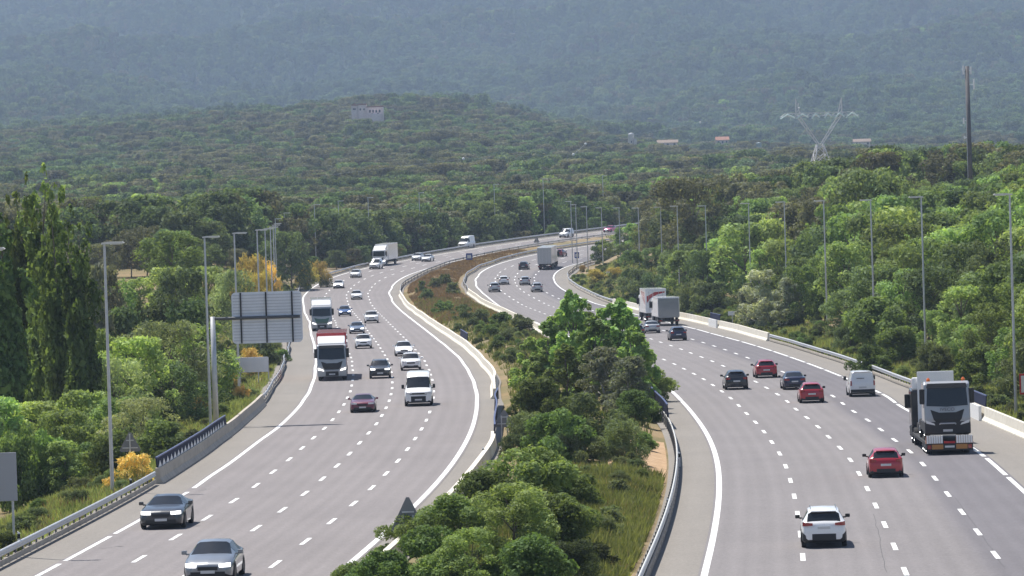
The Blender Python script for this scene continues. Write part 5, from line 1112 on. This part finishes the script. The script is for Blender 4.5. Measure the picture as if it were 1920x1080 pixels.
# ------------------------------------------------------------------ far woods, grass and scrub: masses nobody could count
def scatter(name, P, scl, rot, picks, templ, sz=1.0):
    me = bpy.data.meshes.new(name); me.vertices.add(len(P)); me.vertices.foreach_set('co', np.asarray(P, np.float32).ravel())
    for nm, ty, v in (('scl', 'FLOAT', scl), ('rot', 'FLOAT', rot), ('pick', 'INT', picks)):
        a = me.attributes.new(nm, ty, 'POINT'); a.data.foreach_set('value', np.asarray(v, np.float32 if ty == 'FLOAT' else np.int32))
    o = link(name, me); ng = bpy.data.node_groups.new(name, 'GeometryNodeTree'); ng.interface.new_socket('Geometry', in_out='INPUT', socket_type='NodeSocketGeometry'); ng.interface.new_socket('Geometry', in_out='OUTPUT', socket_type='NodeSocketGeometry')
    N = ng.nodes; L = ng.links.new; gi = N.new('NodeGroupInput'); go = N.new('NodeGroupOutput'); jn = N.new('GeometryNodeJoinGeometry'); L(jn.outputs[0], go.inputs[0])
    def attr(nm, ty):
        a = N.new('GeometryNodeInputNamedAttribute'); a.data_type = ty; a.inputs[0].default_value = nm; return a.outputs[0]
    s, r, p = attr('scl', 'FLOAT'), attr('rot', 'FLOAT'), attr('pick', 'INT')
    cx = N.new('ShaderNodeCombineXYZ'); L(r, cx.inputs[2]); sv = N.new('ShaderNodeCombineXYZ'); mz = N.new('ShaderNodeMath'); mz.operation = 'MULTIPLY'; mz.inputs[1].default_value = sz; L(s, mz.inputs[0]); L(s, sv.inputs[0]); L(s, sv.inputs[1]); L(mz.outputs[0], sv.inputs[2])
    for k, t in enumerate(templ):
        oi = N.new('GeometryNodeObjectInfo'); oi.transform_space = 'ORIGINAL'; oi.inputs['Object'].default_value = t; oi.inputs['As Instance'].default_value = True
        cmp = N.new('FunctionNodeCompare'); cmp.data_type = 'INT'; cmp.operation = 'EQUAL'; L(p, cmp.inputs[2]); cmp.inputs[3].default_value = k
        ip = N.new('GeometryNodeInstanceOnPoints'); L(gi.outputs[0], ip.inputs['Points']); L(cmp.outputs[0], ip.inputs['Selection']); L(oi.outputs['Geometry'], ip.inputs['Instance']); L(cx.outputs[0], ip.inputs['Rotation']); L(sv.outputs[0], ip.inputs['Scale']); L(ip.outputs[0], jn.inputs[0])
    m = o.modifiers.new('scatter', 'NODES'); m.node_group = ng; tag(o, kind='stuff'); return o
FAR = {}
for o, kind, px, yt, h, wh, lab in TREES:
    if wh == 'far bend':
        FAR.setdefault(kind, [])
        c = [q for q in o.children if q.name.startswith('crown')][0]
        if len(FAR[kind]) < 2 and all(c.data != q.data for q in FAR[kind]): FAR[kind].append(c)
def jgrid(y0, y1, half, step):
    out = []; y = y0
    while y < y1:
        st = step(y); n = max(1, int(2*half*y/st)); x = (np.arange(n)+.5)/n*2*half*y-half*y+rng.uniform(-.45, .45, n)*st; out.append(np.stack([x, y+rng.uniform(-.45, .45, n)*st], 1)); y += st*.9
    return np.concatenate(out)
def finish(name, XY, size, kinds, weights, sz=.8, wl=160, var=(.65, 1.35)):
    for cx, cy, r in CLEAR:   # no tree on a building nor close in front of it
        XY = XY[~((abs(XY[:, 0]-cx) < r) & (XY[:, 1] > cy-r*2.2) & (XY[:, 1] < cy+r))]
    z = terrain(XY[:, 0], XY[:, 1]); P = np.stack([XY[:, 0], XY[:, 1], z-.3], 1); t = []; w = []
    for k, q in zip(kinds, weights):
        for c in FAR.get(k, []): t.append(c); w.append(q/len(FAR[k]))
    w = np.array(w)/sum(w); patch = fnoise(XY[:, 0], XY[:, 1], wl, 8, 3); cw = np.cumsum(w)
    u = np.clip(rng.uniform(0, 1, len(P))*.55+.45*(.5+.5*np.tanh(patch*1.4)), 0, .999); pk = np.searchsorted(cw, u)
    return scatter(name, P, size/10.0*rng.uniform(*var, len(P)), rng.uniform(0, TAU, len(P)), pk, t, sz)
XY = jgrid(455*KY, 1560, .155, lambda y: 6.6); X, Y = XY.T
ok = np.where(Y < 1225, (X < BLo(Y)-8) | (X > BRo(Y)+14+60*(Y < 480*KY)), True); XY = XY[ok]
finish('valley_wood', XY, 9.0, ('oak', 'holm', 'ash'), (.52, .22, .26), 1.0)
XY = jgrid(1560, 3560, .15, lambda y: 9.6+(y-1560)/2000*2.4); X, Y = XY.T
gap = fnoise(X, Y, 70, 5, 3)+.55*fnoise(X, Y, 330, 17, 2); ok = gap < np.interp(Y, [1560, 1900, 3500], [1.9, 1.25, 1.12]); XY = XY[ok]
finish('hill_wood', XY, 11.0, ('holm', 'oak', 'pine', 'ash'), (.52, .30, .10, .08), 1.0, 240)
XY = jgrid(3560, 11600, .142, lambda y: 12.0+(y-3560)/7000*4.5); X, Y = XY.T
gap = fnoise(X, Y, 90, 3, 3)+.5*fnoise(X, Y, 420, 23, 2); XY = XY[gap < 1.75]
finish('mountain_wood', XY, 13.5, ('pine', 'oak', 'holm', 'ash'), (.42, .36, .12, .10), 1.3, 620, (.55, 1.5))
# grass blades on the verges and the median
def grass(name, pts, hgt, m, wd=.05):
    n = len(pts); a = rng.uniform(0, TAU, n); h = hgt*rng.uniform(.5, 1.4, n); z = terrain(pts[:, 0], pts[:, 1]); b = np.stack([pts[:, 0], pts[:, 1], z], 1); s = np.stack([np.cos(a), np.sin(a), 0*a], 1)*wd
    t = b+np.stack([rng.normal(0, .3, n)*h, rng.normal(0, .3, n)*h, h], 1); V = np.stack([b-s, b+s, t], 1).reshape(-1, 3); o = link(name, mesh(name, V, np.arange(3*n).reshape(n, 3), M[m])); tag(o, kind='stuff')
def band(fn, y0, y1, a0, a1, n):
    y = rng.uniform(y0*KY, y1*KY, n); return np.stack([fn(y)+rng.uniform(a0, a1, n), y], 1)
def inmed(y0, y1, n, c0=.06, c1=.94):
    y = rng.uniform(y0*KY, y1*KY, n); a, b = BLi(y)+.6, BRi(y)-.6; return np.stack([a+(b-a)*rng.uniform(c0, c1, n), y], 1)
def patchy(p, wl, n0, thr): return p[fnoise(p[:, 0], p[:, 1], wl, n0, 2) > thr]
grass('verge_grass', np.concatenate([band(BLo, 95, 215, -9, -.7, 42000), band(BRo, 150, 300, .8, 7, 24000), band(BRo, 300, 470, .8, 12, 26000), band(BLo, 215, 470, -12, -.8, 26000)]), .42, 'grass_blade', .06)
grass('median_grass', np.concatenate([patchy(inmed(95, 140, 80000, .3, .985), 9, 11, -.7), patchy(inmed(165, 420, 22000), 8, 13, -.1)]), .5, 'grass_blade', .055)
grass('dry_grass', np.concatenate([patchy(inmed(345, 540, 42000), 9, 6, -.55), patchy(band(BLo, 215, 470, -14, -1, 14000), 9, 2, .1), patchy(band(BRo, 195, 470, 1, 14, 14000), 9, 15, .1), patchy(band(BLo, 95, 150, -8, -.8, 9000), 7, 4, .1)]), .40, 'grass_dry', .05)
grass('weeds_dry', np.concatenate([patchy(inmed(95, 140, 16000, .3, .97), 5, 3, .35), patchy(band(BLo, 95, 215, -9, -.7, 9000), 5, 6, .35), patchy(band(BRo, 150, 300, .8, 8, 9000), 5, 9, .3)]), .55, 'grass_dry', .03)
low = [[q for q in o.children if q.name.startswith('crown')][0] for o, k, *r in TREES if k in ('scrub', 'bush') and r[3] == 'h'][8:60:13]
XY = np.concatenate([patchy(inmed(95, 160, 180, .25, .90), 7, 5, .1), patchy(band(BLo, 95, 215, -7, -1.0, 260), 8, 9, -.1), patchy(band(BRo, 150, 470, 1.0, 8, 900), 8, 12, -.2), patchy(inmed(230, 320, 120), 8, 1, 0), patchy(band(BLo, 215, 470, -10, -1.2, 320), 8, 3, -.1)])
scatter('verge_weeds', np.stack([XY[:, 0], XY[:, 1], terrain(XY[:, 0], XY[:, 1])-.1], 1), rng.uniform(.045, .13, len(XY)), rng.uniform(0, TAU, len(XY)), rng.integers(0, len(low), len(XY)), low, .9)
HAZE = .000112; ZLOW = GZ[0]; ZTOP = GZ[1]-30
# ------------------------------------------------------------------ light, air, camera
EL, AZX, AZY = 64, -.64, .77
sd = Vector((AZX*math.cos(R_(EL)), AZY*math.cos(R_(EL)), math.sin(R_(EL)))).normalized()
w = bpy.data.worlds.new('World'); S.world = w; w.use_nodes = True; nt = w.node_tree; bg = nt.nodes['Background']
sky = nd(nt, 'ShaderNodeTexSky', sky_type='NISHITA'); sky.sun_disc = False; sky.sun_elevation = R_(EL); sky.sun_rotation = math.atan2(sd.x, sd.y); sky.altitude = 900; sky.dust_density = 1.5
nt.links.new(sky.outputs[0], bg.inputs[0]); bg.inputs[1].default_value = .085
su = bpy.data.lights.new('sun', 'SUN'); su.energy = 5.0; su.angle = R_(.53); su.color = (1, .955, .88)
so = bpy.data.objects.new('sun', su); COL.objects.link(so); so.location = (0, 0, 200); so.rotation_euler = sd.to_track_quat('Z', 'Y').to_euler()
hm = bpy.data.materials.new('haze'); hm.use_nodes = True; ht = hm.node_tree; ht.nodes.clear(); ho = nd(ht, 'ShaderNodeOutputMaterial'); hv = nd(ht, 'ShaderNodeVolumePrincipled')
hv.inputs['Color'].default_value = (.44, .56, .77, 1); hv.inputs['Density'].default_value = HAZE; hv.inputs['Anisotropy'].default_value = .0; ht.links.new(hv.outputs[0], ho.inputs['Volume'])
o = MB().box(-6600, 6600, -60, 13000, ZLOW-1.5, ZTOP+60).build('haze', hm); tag(o, kind='stuff')
cam = bpy.data.cameras.new('camera'); co = bpy.data.objects.new('camera', cam); COL.objects.link(co); S.camera = co
cam.sensor_width = 36; cam.lens = FPX/1920*36; cam.clip_start = .5; cam.clip_end = 30000
mx = Matrix(((cR[0], cU[0], -cF[0], 0), (cR[1], cU[1], -cF[1], 0), (cR[2], cU[2], -cF[2], CAMZ), (0, 0, 0, 1))); co.matrix_world = mx
S.view_settings.view_transform = 'Standard'; S.view_settings.look = 'None'; S.view_settings.exposure = .57; S.view_settings.gamma = 1
S.cycles.max_bounces = 6; S.cycles.diffuse_bounces = 3; S.cycles.glossy_bounces = 3; S.cycles.transmission_bounces = 3; S.cycles.volume_bounces = 1; S.cycles.volume_step_rate = 10
